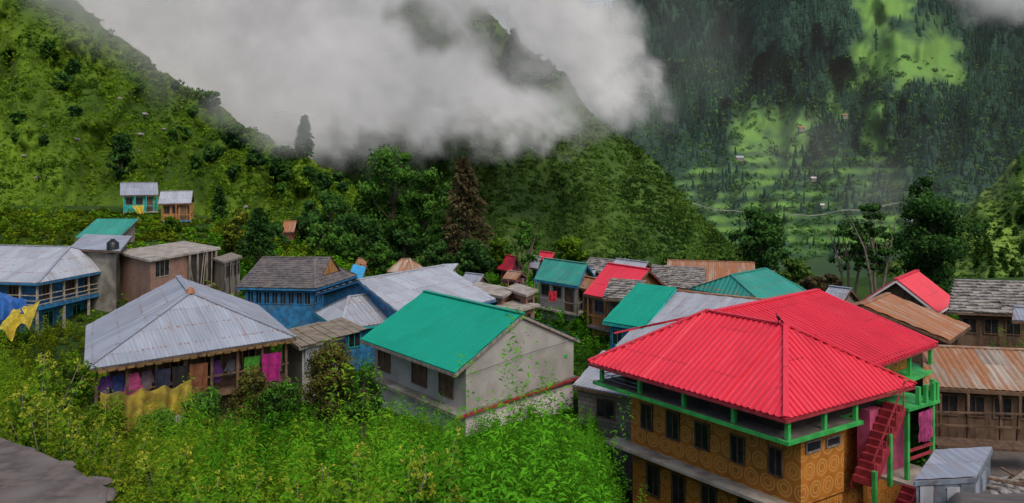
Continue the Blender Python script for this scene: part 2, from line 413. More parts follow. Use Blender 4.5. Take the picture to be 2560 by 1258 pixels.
def house(name,label,fr,h,axis,r0,r1,rmat,wmat,kind='corr',inset=.5,pitch=.2,amp=.025,rib=False,cap=None,fascia=None,nw=(2,2),wm=None,trim=None,zb=None,cat='house',group=None,floor2=None,wh=.8):
    zg=base_z(fr); zb=zg if zb is None else min(zb,zg)
    FOOT.append((fr,.3)); c=fr.p(fr.Lu/2,fr.Lv/2,zb)
    root=thing(name,label,cat,c,group)
    roof_parts(root,fr,h,axis,r0,r1,rmat,kind,pitch,amp,rib,cap,fascia)
    walls(root,fr,h,axis,r0,r1,wmat,zb,inset,inset)
    wm=wm or m_wood; zt=fr.Z-.45
    for face,n,L in (('b',nw[0],fr.Lu),('a',nw[1],fr.Lv)):
        for k in range(n):
            s=inset+(L-2*inset)*(k+.5)/n; w=min(.45,(L-2*inset)/n*.3)
            if face=='b' and k==0 and n>1: window(root,fr,face,inset,s-w,s+w,zt-1.75,zt,wm,m_wood,1,name='door')
            else: window(root,fr,face,inset,s-w,s+w,zt-wh,zt,wm,None,1)
    if floor2:
        mb=MB(); z2=fr.Z-2.3
        fbox(mb,fr,inset-.5,fr.Lu-inset+.1,inset-.55,fr.Lv-inset+.1,z2-.14,z2); mb.build('balcony_slab',floor2,root)
        mb=MB()
        L=fr.Lu
        n=max(2,int(L/1.5))
        for k in range(n+1):
            a=inset-.4+(L-inset*2+.4)*k/n; fbox(mb,fr,a,a+.1,inset-.5,inset-.4,z2,fr.Z-.1)
        fbox(mb,fr,inset-.4,L-inset,inset-.48,inset-.42,z2+.75,z2+.85)
        n=max(2,int(fr.Lv/1.5))
        for k in range(n+1):
            b=inset-.4+(fr.Lv-inset*2+.4)*k/n; fbox(mb,fr,inset-.45,inset-.35,b,b+.1,z2,fr.Z-.1)
        fbox(mb,fr,inset-.43,inset-.37,inset-.4,fr.Lv-inset,z2+.75,z2+.85)
        mb.build('balcony_railing',trim or m_grey,root)
    return root
def flat_house(name,label,F,L,R,Z,wmat,nw=(2,2),smat=None,zb=None,group=None,cat='building',par=True):
    fr=frp(F,L,R,Z); zg=base_z(fr); zb=zg if zb is None else min(zb,zg); FOOT.append((fr,.3))
    root=thing(name,label,cat,fr.p(fr.Lu/2,fr.Lv/2,zb),group)
    mb=MB(); fbox(mb,fr,.35,fr.Lu-.35,.35,fr.Lv-.35,zb,Z-.18); mb.build('wall',wmat,root)
    mb=MB(); fbox(mb,fr,0,fr.Lu,0,fr.Lv,Z-.18,Z); mb.build('roof_slab',smat or m_slab,root)
    for face,n,LL in (('b',nw[0],fr.Lu),('a',nw[1],fr.Lv)):
        for k in range(n):
            s=.35+(LL-.7)*(k+.5)/n; w=min(.5,(LL-.7)/n*.28); window(root,fr,face,.35,s-w,s+w,Z-1.7,Z-.6,m_wood)
    return root,fr

# ================= RED HOUSE
Z=-8.5
fr=frp((1965,1048),(1470,905),(2290,962),Z); FOOT.append((fr,.2))
root=thing('village_house','large two storey house with bright red ribbed roof, ringed orange walls and green veranda slab','house',fr.p(4,4,-18))
mb=MB(); Lu,Lv=fr.Lu,fr.Lv; h=2.22
A=fr.p(0,0,Z);B=fr.p(Lu,0,Z);D=fr.p(Lu,Lv,Z);G=fr.p(0,Lv,Z);R0=fr.p(2.85,Lv/2,Z+h);R1=fr.p(6.7,Lv/2,Z+h)
for f in ([A,B,R1,R0],[D,G,R0,R1],[G,A,R0],[B,D,R1]): corr_face(mb,f,.26,.06,True)
ro=mb.build('roof',m_red,root)
mb=MB(); up=Vector((0,0,.08))
for p,q in ((A,R0),(B,R1),(G,R0),(R0,R1)): bar(mb,p+up,q+up,.2,.05)
mb.build('ridge_cap',m_red,root)
K0=Vector((8.64,33.9,-6.28)); K1=Vector((15.16,39.6,-6.28)); dn=Vector((3.9,-3.8,-1.75)); bk=Vector((-3.9,3.8,-1.75))
mb=MB(); corr_face(mb,[K0+dn,K1+dn,K1,K0],.3,.085,True); corr_face(mb,[K1+bk,K0+bk,K0,K1],.3,.085,True)
mb.build('rear_roof',m_red,root)
mb=MB(); bar(mb,K0+up,K1+up,.25,.05); bar(mb,K1+up*.5,K1+dn+up*.5,.12,.06); mb.build('rear_ridge_cap',m_red,root)
mb=MB()
dz=Vector((0,0,-.1))
for p,q in ((A,B),(G,A),(K0+dn,K1+dn),(K1+dn,K1)): bar(mb,p+dz,q+dz,.05,.1)
mb.build('fascia',m_mar,root)
fr2=Fr((K1+dn).xy,(K1+bk).xy,(K0+dn).xy,-8.03)
mb=MB(); fbox(mb,fr2,.9,fr2.Lu-.9,.8,6.2,-18,-8.0); mb.build('rear_wall',m_ring,root)
mb=MB(); fbox(mb,fr2,-.1,fr2.Lu-.1,-.1,6.6,-9.22,-9.1); mb.build('rear_veranda_slab',m_grn,root)
for b in (.2,2.4,4.6):
    mb=MB(); fbox(mb,fr2,.15,.29,b,b+.14,-9.1,-8.1); mb.build('column',m_grn,root)
wa0,wa1,wb0,wb1=.6,8.8,1.6,Lv-1.0
mb=MB(); fbox(mb,fr,wa0,wa1,wb0,4.05,-12.0,-9.5); mb.build('upper_wall',m_ring,root)
mb=MB(); fbox(mb,fr,wa0+.05,wa1-.05,wb0+.05,4.05,-18,-12.12); mb.build('lower_wall',m_ring,root)
mb=MB(); fbox(mb,fr,wa0+.9,wa1,4.05,wb1,-18,-9.5); mb.build('side_wall',m_ring,root)
mb=MB(); fbox(mb,fr,.8,wa1-.3,.95,wb1-.2,-9.3,-8.2); mb.build('attic_wall',m_shade,root)  # shade of the gap under the eaves put into the wall colour
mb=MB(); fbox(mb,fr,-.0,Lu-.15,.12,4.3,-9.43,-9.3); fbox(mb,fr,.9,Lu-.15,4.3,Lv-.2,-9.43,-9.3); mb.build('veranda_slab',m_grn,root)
mb=MB(); fbox(mb,fr,.12,Lu-.3,.2,4.0,-9.3,-9.28); mb.build('veranda_floor',MAT('shaded_floor',(.07,.06,.05),(.12,.1,.085),2,.9,.3),root)  # floor colour darkened to paint in the shade below the eaves
mb=MB(); fbox(mb,fr,.05,Lu-.1,wb0-.75,wb0+.05,-12.12,-12.0); mb.build('ledge',m_slab,root)
for a in (.1,2.3,4.6,6.9,9.1):
    mb=MB(); fbox(mb,fr,a,a+.14,.25,.39,-9.28,Z-.05); mb.build('column',m_grn,root)
for b in (2.2,4.0):
    mb=MB(); fbox(mb,fr,.1,.24,b,b+.14,-9.28,Z-.05); mb.build('column',m_grn,root)
mb=MB()
for z in (-8.75,-8.95,-9.12): bar(mb,fr.p(7.0,.35,z),fr.p(9.2,.35,z),.03,.03); bar(mb,fr.p(9.2,.35,z),fr.p(9.2,3.5,z),.03,.03)
mb.build('veranda_railing',m_metal,root)
mb=MB()
for k in range(13):
    a=.5+k*.72; bar(mb,fr.p(a,.1,Z-.12),fr.p(a,.94,Z-.12),.05,.08)
mb.build('rafters',m_wood,root)
for (x0,y0,x1,y1) in ((1606,1014,1630,1072),(1669,1032,1697,1096),(1741,1060,1772,1120),(1830,1092,1860,1155),(1925,1122,1955,1186)):
    win_px(root,fr,'b',wb0,x0,y0,x1,y1,m_wood,bars=1)
for (x0,y0,x1,y1) in ((1620,1165,1648,1236),(1683,1190,1712,1262),(1757,1218,1790,1290),(1848,1250,1880,1330)):
    win_px(root,fr,'b',wb0+.05,x0,y0,x1,y1,m_wood,bars=1)
win_px(root,fr,'a',wa0,2015,1104,2048,1126,m_grey,bars=0); win_px(root,fr,'a',wa0,2066,1094,2096,1112,m_grey,bars=0)
def flight(a0,a1,b0,z0,b1,z1,n,nm):
    mb=MB()
    for k in range(n):
        b=b0+(b1-b0)*k/n; z=z0+(z1-z0)*(k+1)/n; fbox(mb,fr,a0,a1,b,b+(b1-b0)/n*1.05,z-.24,z)
    mb.build(nm,m_mar,root)
    for a in (a0-.08,a1+.02):
        s=MB(); c=[]
        for aa in (a,a+.07):
            c+= [fr.p(aa,b0,z0-.3),fr.p(aa,b1,z1-.3),fr.p(aa,b1,z1-.08),fr.p(aa,b0,z0-.08)]
        s.hexa([c[0],c[1],c[5],c[4],c[3],c[2],c[6],c[7]]); s.build('stringer',m_mar,root)
flight(-.3,.4,4.25,-11.6,6.3,-9.0,11,'staircase')
flight(-1.2,-.5,4.1,-14.2,6.0,-11.8,11,'lower_staircase')
mb=MB(); fbox(mb,fr,-1.4,1.4,6.05,8.2,-11.92,-11.8); mb.build('landing',m_slab,root)
mb=MB(); fbox(mb,fr,-.5,1.4,6.3,8.4,-9.2,-9.08); mb.build('upper_landing',m_grn,root)
for (a,b,z0,z1) in ((-.4,6.4,-11.8,-9.2),(-.4,8.1,-11.8,-8.3),(1.0,8.1,-11.8,-9.2),(-1.3,6.15,-18,-11.92),(-1.3,8.0,-18,-11.92),(-.5,4.2,-18,-11.0),(-.4,5.3,-11.8,-9.9)):
    mb=MB(); fbox(mb,fr,a,a+.14,b,b+.14,z0,z1); mb.build('post',m_grn,root)
for b in (6.15,6.6,7.05,7.5,7.95):
    mb=MB(); fbox(mb,fr,-1.38,-1.24,b,b+.14,-11.8,-10.95); mb.build('baluster',m_grn,root)
for b in (7.0,7.5,8.0,8.25):
    mb=MB(); fbox(mb,fr,-.48,-.34,b,b+.14,-9.08,-8.4); mb.build('baluster',m_grn,root)
mb=MB(); fbox(mb,fr,.45,.95,5.4,8.0,-11.78,-9.25); mb.build('stair_tower_wall',m_pink,root)
mb=MB(); fbox(mb,fr,-.38,-.32,6.6,8.1,-11.1,-11.0);fbox(mb,fr,-.38,-.32,6.6,8.1,-10.8,-10.7)
bar(mb,fr.p(-.35,4.3,-10.7),fr.p(-.35,6.3,-8.1),.05,.05)
bar(mb,fr.p(-1.25,4.1,-13.3),fr.p(-1.25,6.1,-10.9),.05,.05)
for k in range(5): bar(mb,fr.p(-.35,4.4+k*.45,-11.4+k*.57),fr.p(-.35,4.4+k*.45,-10.6+k*.57),.04,.04)
for k in range(5): bar(mb,fr.p(-1.25,4.2+k*.42,-14+k*.52),fr.p(-1.25,4.2+k*.42,-13.15+k*.52),.04,.04)
mb.build('handrail',m_mar,root)
def cloth3(name,label,cat,c00,c10,c11,c01,mat,amp=.06,fold=5,nx=24,ny=10,sag=0,seed=0):
    mb=MB(); c00,c10,c11,c01=map(Vector,(c00,c10,c11,c01)); nrm=(c10-c00).cross(c01-c00).normalized()
    idx={}
    for i in range(nx+1):
        for j in range(ny+1):
            u=i/nx;v=j/ny
            p=(c00*(1-u)+c10*u)*(1-v)+(c01*(1-u)+c11*u)*v
            w=math.sin(u*fold*6.28+seed+v*1.3)*amp*(.3+v)+amp*1.6*(float(fbm(u*6+seed,v*5,3,3))-.45)
            p=p+nrm*w+Vector((0,0,-sag*math.sin(u*math.pi)*(.4+.6*v)))+Vector((0,0,amp*.9*(math.sin(u*9+seed)+.6*math.sin(u*23+seed))*v))
            idx[i,j]=len(mb.v); mb.v.append(p); mb.uv.append((u,v))
    for i in range(nx):
        for j in range(ny): mb.f.append((idx[i,j],idx[i+1,j],idx[i+1,j+1],idx[i,j+1]))
    return tag(mb.build(name,mat,None,True),label,cat)
a=-.55
cloth3('hanging_shawl','magenta shawl hanging beside the maroon outside staircase','cloth',fr.p(a,6.8,-9.3),fr.p(a,7.8,-9.3),fr.p(a,7.7,-10.4),fr.p(a,7.0,-10.5),CL('magenta_net',(.45,.06,.2)),.07,4)
q=fr.p(-.9,7.8,-11.8); t=thing('water_drum','small blue plastic drum on the stair landing of the red roofed house','drum',q)
mb=MB(); mb.tube([q,q+Vector((0,0,.1)),q+Vector((0,0,.6)),q+Vector((0,0,.7))],[.22,.26,.26,.2],14); mb.build('body',m_blt,t,True)
mb=MB(); mb.tube([q+Vector((0,0,.7)),q+Vector((0,0,.76))],[.12,.12],12); mb.build('lid',m_black,t)
q=R0+Vector((-.25,0.1,.12)); t=thing('perched_bird','dark bird perched on the front peak of the big red roof','bird',q)
mb=MB(); mb.tube([q+Vector((.2,0,-.02)),q+Vector((.11,0,.06)),q+Vector((.02,0,.14)),q+Vector((-.04,0,.23)),q+Vector((-.06,0,.29)),q+Vector((-.08,0,.33)),q+Vector((-.14,0,.32))],[.02,.04,.07,.055,.04,.035,.008],10); mb.build('body',m_black,t,True)
for s in (-.03,.03):
    mb=MB(); mb.tube([q+Vector((0,s,-.05)),q+Vector((0,s,.1))],[.008,.01],5); mb.build('leg',m_black,t)

# ================= GREEN ROOF CONCRETE HOUSE
Z=-9.; fr=frp((1138,933),(900,848),(1448,848),Z); FOOT.append((fr,.2)); Lu,Lv=fr.Lu,fr.Lv
root=thing('concrete_house','bare concrete house with bright teal green gable roof and pink lower storey','house',fr.p(4,4,-13.9))
roof_parts(root,fr,1.92,'u',0,0,m_teal,'corr',.2,.03,cap=m_teal,fascia=m_grey)
walls(root,fr,1.92,'u',0,0,m_conc,-10.85,.12,.75,.3,.35,'upper_wall')
mb=MB(); fbox(mb,fr,.0,Lu-.1,.1,Lv-.2,-11.0,-10.85)
mb.build('floor_slab',m_concd,root)
mb=MB(); fbox(mb,fr,-.12,0,-.0,Lv-.1,-11.0,-10.9); mb.build('slab_edge_paint',m_mar,root)
mb=MB(); fbox(mb,fr,.1,Lu-.4,.7,Lv-.4,-13.9,-11.0); mb.build('lower_wall',m_white,root)
for (x0,y0,x1,y1) in ((948,878,975,925),(1032,905,1066,960),(1100,930,1132,988)): win_px(root,fr,'b',.75,x0,y0,x1,y1,m_wood,CL('brown_shutter',(.12,.07,.04)),1)
mb=MB(); q=fr.p(.1,7.9,-9.7)
mb.tube([q,q-Vector((fr.u.x,fr.u.y,0))*.03],[.12,.1],12)
mb.build('paint_splash',m_grn,root)
mb=MB(); bar(mb,fr.p(-.03,.2,-9.25),fr.p(-.03,5,-9.0),.015,.015); bar(mb,fr.p(-.03,5,-9.0),fr.p(-.03,Lv-.2,-8.95),.015,.015); mb.build('cable',m_black,root)

# ================= HOUSE D
Z=-8.5; fr=frp((210,925),(215,815),(740,843),Z); FOOT.append((fr,.2)); Lu,Lv=fr.Lu,fr.Lv
root=thing('wooden_house','low wooden house under wide pale grey tin hip roof hung with laundry','house',fr.p(4,4,-13.2))
roof_parts(root,fr,2.15,'u',3.7,0,m_tin,'corr',.17,.022,cap=m_tin,fascia=m_wood)
walls(root,fr,2.15,'u',3.7,0,m_wood,-13.2,1.5,1.0)
mb=MB(); fbox(mb,fr,.3,1.6,.3,Lv-.2,-10.75,-10.6); mb.build('veranda_floor',m_wood,root)
for k in range(8):
    b=.4+k*(Lv-.9)/7
    mb=MB(); fbox(mb,fr,.35,.48,b,b+.13,-13.2,Z+.08); mb.build('post',m_wood,root)
mb=MB(); fbox(mb,fr,.37,.46,.4,Lv-.3,-9.85,-9.78); mb.build('rail',m_wood,root)
mb=MB()
for k in range(24):
    b=.15+k*(Lv-.3)/24; fbox(mb,fr,-.06,-.03,b,b+.3,Z-.22-.03*(k%2),Z-.12)
mb.build('scalloped_trim',MAT('ochre_trim',(.22,.13,.04),(.12,.07,.02)),root)
for b0,b1 in ((3.6,4.3),(5.2,5.9),(7,7.6)): window(root,fr,'a',1.5,b0,b1,-10,-9.1,m_woodl)
q=fr.p(3.7,Lv/2,Z+2.15); mb=MB(); mb.tube([q+Vector((0,0,0)),q+Vector((0,0,.22)),q+Vector((0,0,.3))],[.25,.16,.03],8); mb.build('ridge_finial',m_rust,root)
def laundry(name,label,x0,x1,y0,y1,mat,a=.25,amp=.06,fold=2):
    b0=fr.b_at(x0,a); b1=fr.b_at(x1,a); bm=(b0+b1)/2
    z0=fr.z_at(a,bm,y0); z1=fr.z_at(a,bm,y1)
    cloth3(name,label,'laundry',fr.p(a,b0,z0),fr.p(a,b1,z0-.04),fr.p(a,b1-.06,z1),fr.p(a,b0+.03,z1+.05),mat,amp,fold,14,8,seed=x0)
def shirt(label,x0,x1,y0,y1,mat,a=.6,tilt=0):
    b0=fr.b_at(x0,a); b1=fr.b_at(x1,a); bm=(b0+b1)/2; z0=fr.z_at(a,bm,y0); z1=fr.z_at(a,bm,y1); W=b1-b0; H=z0-z1
    pts=[(.22,0),(.2,.5),(.12,.32),(.02,.38),(.2,.96),(.4,1),(.5,.93),(.6,1),(.78,.97),(.97,.4),(.86,.3),(.78,.5),(.8,.04),(.5,-.05)]
    mb=MB()
    f=[fr.p(a+.05*math.sin(9*u+x0),b0+W*(u+tilt*(1-v)),z1+H*v) for u,v in pts]; k=[p+Vector((fr.u.x,fr.u.y,0))*.03 for p in f]
    mb.poly(f); mb.poly(k[::-1])
    for i in range(len(f)): j=(i+1)%len(f); mb.poly([f[i],f[j],k[j],k[i]])
    tag(mb.build('hanging_shirt',mat),label,'laundry')
laundry('hanging_cloth','magenta cloth hanging at the right end of the laundry veranda',655,704,882,955,CL('magenta_cloth',(.36,.012,.16)),.15)
laundry('hanging_cloth','bright green cloth hanging left of the magenta cloth',610,652,890,936,CL('green_cloth',(.06,.26,.02)),.4)
laundry('hanging_cloth','rust orange checked cloth hanging in the middle of the veranda',474,520,908,984,CL('rust_cloth',(.2,.07,.03)))
laundry('hanging_cloth','black cloth hanging beside the rust orange one',430,470,914,992,CL('black_cloth',(.015,.013,.015)))
shirt('dark blue and purple shirt hanging in the dim veranda middle',520,558,900,955,CL('purple_cloth',(.08,.02,.12)),tilt=.1)
shirt('grey shirt hanging left of the green cloth',562,606,896,940,CL('grey_cloth',(.07,.07,.085)),tilt=-.1)
shirt('pink shirt hanging near the left corner of the tin roof',306,358,932,1006,CL('pink_cloth',(.38,.05,.15)),a=.4,tilt=.08)
shirt('violet shirt hanging at the far left of the veranda',244,286,940,990,CL('violet_cloth',(.09,.03,.15)),tilt=-.1)
shirt('blue shirt hanging between violet and pink shirts',272,318,936,1002,CL('blue_cloth',(.04,.06,.2)),a=.75,tilt=.15)
shirt('white shirt hanging right of the pink shirt',348,388,926,975,CL('white_cloth',(.22,.17,.2)),a=.8)
laundry('hanging_towel','dark navy towel hanging left of the black cloth',388,426,922,985,CL('navy_cloth',(.02,.025,.05)))
cloth3('yellow_tarp','sagging olive yellow tarp below the laundry of the grey roofed house','tarp',P(250,988,32.3),P(478,950,34.5),P(488,1070,33.2),P(250,1075,31.0),m_yelo,.38,4,60,24,.4)

# ================= HOUSE E
Z=-8.9; fr=Fr((-35.4,59.7),(-50,62.6),(-33.1,71.2),Z); FOOT.append((fr,.3)); Lu,Lv=fr.Lu,fr.Lv
root=thing('balcony_house','two storey blue house with cream balcony rails and tin hip roof at left edge','house',fr.p(6,5,-13.9))
roof_parts(root,fr,2.05,'u',2.2,0,m_tin2,'corr',.25,.03,cap=m_tin,fascia=m_blue)
walls(root,fr,2.05,'u',2.2,0,m_blue,-13.9,1.6,1.6)
mb=MB(); fbox(mb,fr,.25,Lu-.3,.25,Lv-.3,-10.95,-10.75); mb.build('balcony_floor',m_blue,root)
mb=MB(); fbox(mb,fr,.2,.25,.2,Lv-.3,-11.0,-10.7);fbox(mb,fr,.2,Lu,.2,.25,-11.0,-10.7); mb.build('balcony_edge',m_blue,root)
for k in range(9):
    b=.3+k*(Lv-.9)/8
    mb=MB(); fbox(mb,fr,.3,.42,b,b+.12,-10.75,Z); mb.build('balcony_post',m_cream,root)
    if k%2==0:
        mb=MB(); fbox(mb,fr,.3,.45,b,b+.15,-13.9,-10.95); mb.build('ground_post',m_cream,root)
for k in range(5):
    a=1.8+k*2.4
    mb=MB(); fbox(mb,fr,a,a+.12,.3,.42,-10.75,Z); mb.build('balcony_post',m_cream,root)
mb=MB()
for z in (-10.65,-10.35,-9.95,-9.2): fbox(mb,fr,.31,.37,.3,Lv-.5,z,z+.07); fbox(mb,fr,.3,Lu,.31,.37,z,z+.07)
mb.build('balcony_rails',m_cream,root)
for k in range(4):
    b=2.2+k*2.3; window(root,fr,'a',1.6,b,b+1.1,-10.4,-9.4,m_woodl,bars=2)
for k in range(3): window(root,fr,'a',1.6,2.4+k*3,3.3+k*3,-12.9,-11.6,m_cyan,bars=1)
for k in range(3): window(root,fr,'b',1.6,3+k*3,4+k*3,-10.4,-9.4,m_woodl,bars=2)
mb=MB(); corr_face(mb,[P(292,690,69.5),P(352,676,72),P(350,660,73.5),P(298,668,71)],.25,.03); mb.build('porch_roof',m_teal2,root)
cloth3('blue_tarp','blue tarp draped against the balcony house at the left edge','tarp',P(-20,722,57),P(66,748,57),P(66,790,55.5),P(-20,806,55),m_blt,.22,2,24,14,.3)
cloth3('yellow_tarp','yellow tarp spread below the blue tarp at the left edge','tarp',P(34,776,55.6),P(100,752,56.5),P(70,818,54),P(-20,834,53),m_yel,.2,2,24,14,.2)

# ================= F
root,fr=flat_house('brick_building','unfinished red brick building with flat pale concrete roof behind the balcony house',(372,650),(285,628),(552,619),-7.5,m_brick,(0,0),None,-14); 
Lv=fr.Lv
win_px(root,fr,'a',.35,388,652,422,690,m_cream,bars=2)
mb=MB(); fbox(mb,fr,.28,.34,fr.b_at(470,.3),Lv-.4,-10.6,-7.7); mb.build('storey_shade_panel',m_shade,root)  # flat dark panel over the wall, painted as the open storey's shade
for px in (472,492,515,538):
    b=fr.b_at(px,.1); mb=MB(); fbox(mb,fr,.05,.27,b,b+.25,-10.6,-7.68); mb.build('concrete_column',m_concd,root)
for px in (482,500,506,527):
    b=fr.b_at(px,.1); mb=MB(); bar(mb,fr.p(-.05,b,-10.5),fr.p(.1,b+random.uniform(-.6,.6),-7.7),.07,.07); mb.build('prop_pole',m_grey,root)
mb=MB(); fbox(mb,fr,-.4,.6,fr.b_at(465,0),Lv,-10.75,-10.6); mb.build('floor_slab',m_slab,root)
q=P(282,634,66); r=.45; t=thing('water_tank','black plastic water tank on the flat concrete roof','tank',q)
mb=MB(); mb.tube([q,q+Vector((0,0,.15)),q+Vector((0,0,.9)),q+Vector((0,0,1.1))],[r,r*1.05,r*1.05,r*.5],14); mb.build('body',m_black,t,True)
mb=MB(); mb.tube([q+Vector((0,0,1.1)),q+Vector((0,0,1.2))],[r*.4,r*.4],12); mb.build('lid',m_black,t)
root,fr=flat_house('unfinished_hut','small open concrete hut with tan flat slab beside the brick building',(560,655),(532,645),(606,640),-8.3,m_grey,(0,0),m_grey,-13.5)
for b in (.2,1.5,3):
    mb=MB(); fbox(mb,fr,.05,.25,b,b+.2,-13,-8.48); mb.build('post',m_concd,root)
win_px(root,fr,'a',.35,566,665,580,690,m_wood,m_shade,0); win_px(root,fr,'a',.35,585,660,598,685,m_wood,m_shade,0)
house('tin_shed','low grey tin roof shed on the rise behind the balcony house',frp((300,628),(170,622),(330,607),-7.1),.6,'shed',0,0,m_tin,m_concd,nw=(0,0),cat='shed',zb=-10.5)
fr=Fr((P(297,592,84).x,84),(P(297,592,84).x-4.6,84),(P(297,592,84).x+.5,87.5),-7.75)
house('teal_shed','small shed with weathered teal mono pitch roof on the left hillside',fr,1.75,'shed',0,0,m_teal2,m_grey,nw=(2,1),cat='shed',zb=-10.6,inset=.3)
fr=Fr(P(396,487,110).xy,P(300,491,108).xy,P(392,470,116).xy,P(396,487,110).z)
r=house('hill_house','upper hillside house with grey tin roof and turquoise walls',fr,1.6,'u',0,0,m_tin,m_cyan,nw=(3,1),wm=m_wood,floor2=m_cream,trim=m_cyan,zb=-9)
fr=Fr(P(478,508,106).xy,P(395,512,104).xy,P(486,496,112).xy,P(478,508,106).z)
r=house('hill_house','lower hillside house with white tin roof and orange wooden walls on blue base',fr,1.5,'u',0,0,m_tin2,m_woodl,nw=(3,2),wm=m_wood,floor2=m_blue,trim=m_woodl,zb=-10)
cloth3('yellow_cloth_sheet','yellow sheet hanging under the turquoise hillside house','tarp',P(330,515,106.5),P(360,513,106.5),P(358,537,105.5),P(345,535,105.5),m_yel,.1,2)
fr=Fr(P(735,580,108).xy,P(703,578,108).xy,P(748,572,113).xy,P(735,580,108).z)
house('hut','small reddish wooden hut among trees below the left hill',fr,1.3,'u',0,0,m_rust,m_mar,nw=(2,1),zb=-13.5,cat='hut',inset=.2)

# G
fr=frp((788,722),(590,718),(893,688),-9.36); Lu,Lv=fr.Lu,fr.Lv
root=house('shingle_house','blue house with dark shingled roof and small carved gable',fr,1.85,'u',1.9,0,m_slate,m_blue,'slate',.45,fascia=m_blue,nw=(0,0),cap=m_slate,zb=-13.6)
for k in range(8):
    s=.6+k*(Lu-1.1)/8; window(root,fr,'b',.45,s,s+.42,-10.6,-9.75,m_blue,bars=1)
for k in range(8):
    s=.7+k*(Lv-1.3)/8; window(root,fr,'a',.45,s,s+.5,-10.6,-9.75,m_blue,bars=1)
w=Vector((fr.v.x,fr.v.y,0))
mb=MB(); qa=fr.p(.55,Lv/2,-7.5)
mb.poly([qa-w*1.4-Vector((0,0,1.2)),qa+w*1.4-Vector((0,0,1.2)),qa],None)
mb.build('gable_panel',m_woodl,root)
mb=MB(); tile_face(mb,[fr.p(.5,Lv/2-1.7,-8.75),fr.p(2.2,Lv/2-1.7,-8.75),fr.p(2.2,Lv/2,-7.4),fr.p(.5,Lv/2,-7.4)],.3,.28); tile_face(mb,[fr.p(2.2,Lv/2+1.7,-8.75),fr.p(.5,Lv/2+1.7,-8.75),fr.p(.5,Lv/2,-7.4),fr.p(2.2,Lv/2,-7.4)],.3,.28); mb.build('gable_roof',m_slate,root)
# H
fr=Fr((-6.1,47.4),(-14.1,57.4),(-1.1,55),-9.3)
root=house('tin_roof_house','blue house with long pale grey tin gable behind the teal roofed house',fr,1.7,'v',0,0,m_tin2,m_blue,pitch=.3,amp=.04,fascia=m_blue,nw=(2,3),wm=m_cyan,zb=-13.2)
fr=frp((850,825),(788,782),(975,806),-9.9)
root=house('porch_house','low annex with pale tin hip roof and bright blue walls beside the teal roofed house',fr,1.35,'v',1.6,0,m_tin2,m_blue,pitch=.3,amp=.04,fascia=m_cyan,nw=(1,2),wm=m_cyan,zb=-13.5)
root,fr=flat_house('mud_roof_shed','small concrete shed with flat tan mud roof beside the laundry house',(748,868),(690,830),(862,838),-9.3,m_conc,(0,1),m_grey,-12.9,cat='shed')
mb=MB()
for k in range(9):
    b=.1+k*.55; fbox(mb,fr,-.1-.1*(k%2),fr.Lu*.9,b,b+.52,-9.3+.02*(k%3),-9.27+.02*(k%3))
mb.build('roof_planks',MAT('mud_roof',(.27,.22,.16),(.18,.14,.1),1.5,.95,.4),root)
mb=MB(); corr_face(mb,[fr.p(.28,.5,-10.8),fr.p(.28,1.5,-10.8),fr.p(.26,1.5,-9.6),fr.p(.26,.5,-9.6)],.1,.02); mb.build('tin_door',m_tin2,root)
flat_house('brick_room','left of two unfinished brick rooms with pale slab roof in the village centre',(1258,742),(1160,722),(1290,722),-9.7,m_brick,(2,1),None,-13.6)
root,fr=flat_house('brick_room','right of two unfinished brick rooms standing before the concrete balcony house',(1316,738),(1262,720),(1345,724),-9.6,m_brick,(1,1),None,-13.6)
mb=MB()
for a,b in ((.3,.3),(fr.Lu-.4,.3),(.3,fr.Lv-.4)): bar(mb,fr.p(a,b,-9.6),fr.p(a,b,-9.0),.04,.04)
mb.build('rebar_stubs',m_rust,root)
flat_house('concrete_annex','low brick and concrete annex below the two brick rooms',(1300,775),(1232,765),(1350,760),-10.4,m_brick,(1,1),None,-13.6)
fr=frp((1445,716),(1335,698),(1490,694),-9.9)
house('balcony_house','grey concrete balcony house with faded green gable roof in the village centre',fr,1.5,'u',.0,0,m_teal2,m_conc,fascia=m_blue,nw=(3,2),floor2=m_slab,trim=m_grey,zb=-14)
cloth3('red_cloth','red cloth hanging from the concrete balcony in the village centre','laundry',P(1372,728,63),P(1392,728,63),P(1392,752,63),P(1372,754,63),CL('red_cloth_fabric',(.5,.02,.04)),.05,2)
house('brown_roof_hut','small hut with tan rusty tin roof left of the village centre',frp((1035,682),(968,680),(1060,670),-10.6),1.1,'u',1.0,1.0,m_rust2,m_grey,nw=(2,1),zb=-15,cat='hut')
house('small_blue_hut','bright blue sheet roof hut behind the shingled house',frp((905,698),(872,690),(915,688),-9.6),.7,'shed',0,0,MAT('sky_blue_sheet',(.05,.35,.65),(.04,.28,.5)),m_blue,nw=(0,0),zb=-13,cat='hut',inset=.2)
house('white_roof_hut','white tin roofed hut partly behind the long grey tin gable',frp((1128,682),(1085,684),(1146,674),-10.4),.6,'shed',0,0,m_tin2,m_conc,nw=(0,0),zb=-14,cat='hut',inset=.2)
Z1=-12.4
house('far_red_house','far small house with pinkish red roof left of the slim tree',frp((1278,680),(1243,672),(1305,670),Z1),1.5,'u',0,0,m_red,m_pink,nw=(1,1),wm=m_blue,zb=-17)
house('far_tin_house','far small house with grey tin gable between two red roofs',frp((1345,672),(1322,668),(1362,665),-12.2),1.2,'u',0,0,m_tin2,m_blue,nw=(1,1),zb=-17)
house('far_red_house','far small red roofed house right of the grey tin gable',frp((1374,666),(1340,660),(1396,658),-12.3),1.4,'u',0,0,m_red,m_conc,nw=(1,0),zb=-17)
house('far_pink_house','far pink walled house with dull brown roof below the pinkish red roof',frp((1290,700),(1255,696),(1318,692),-11.4),.6,'u',0,0,m_rust2,m_pink,nw=(2,1),zb=-16)
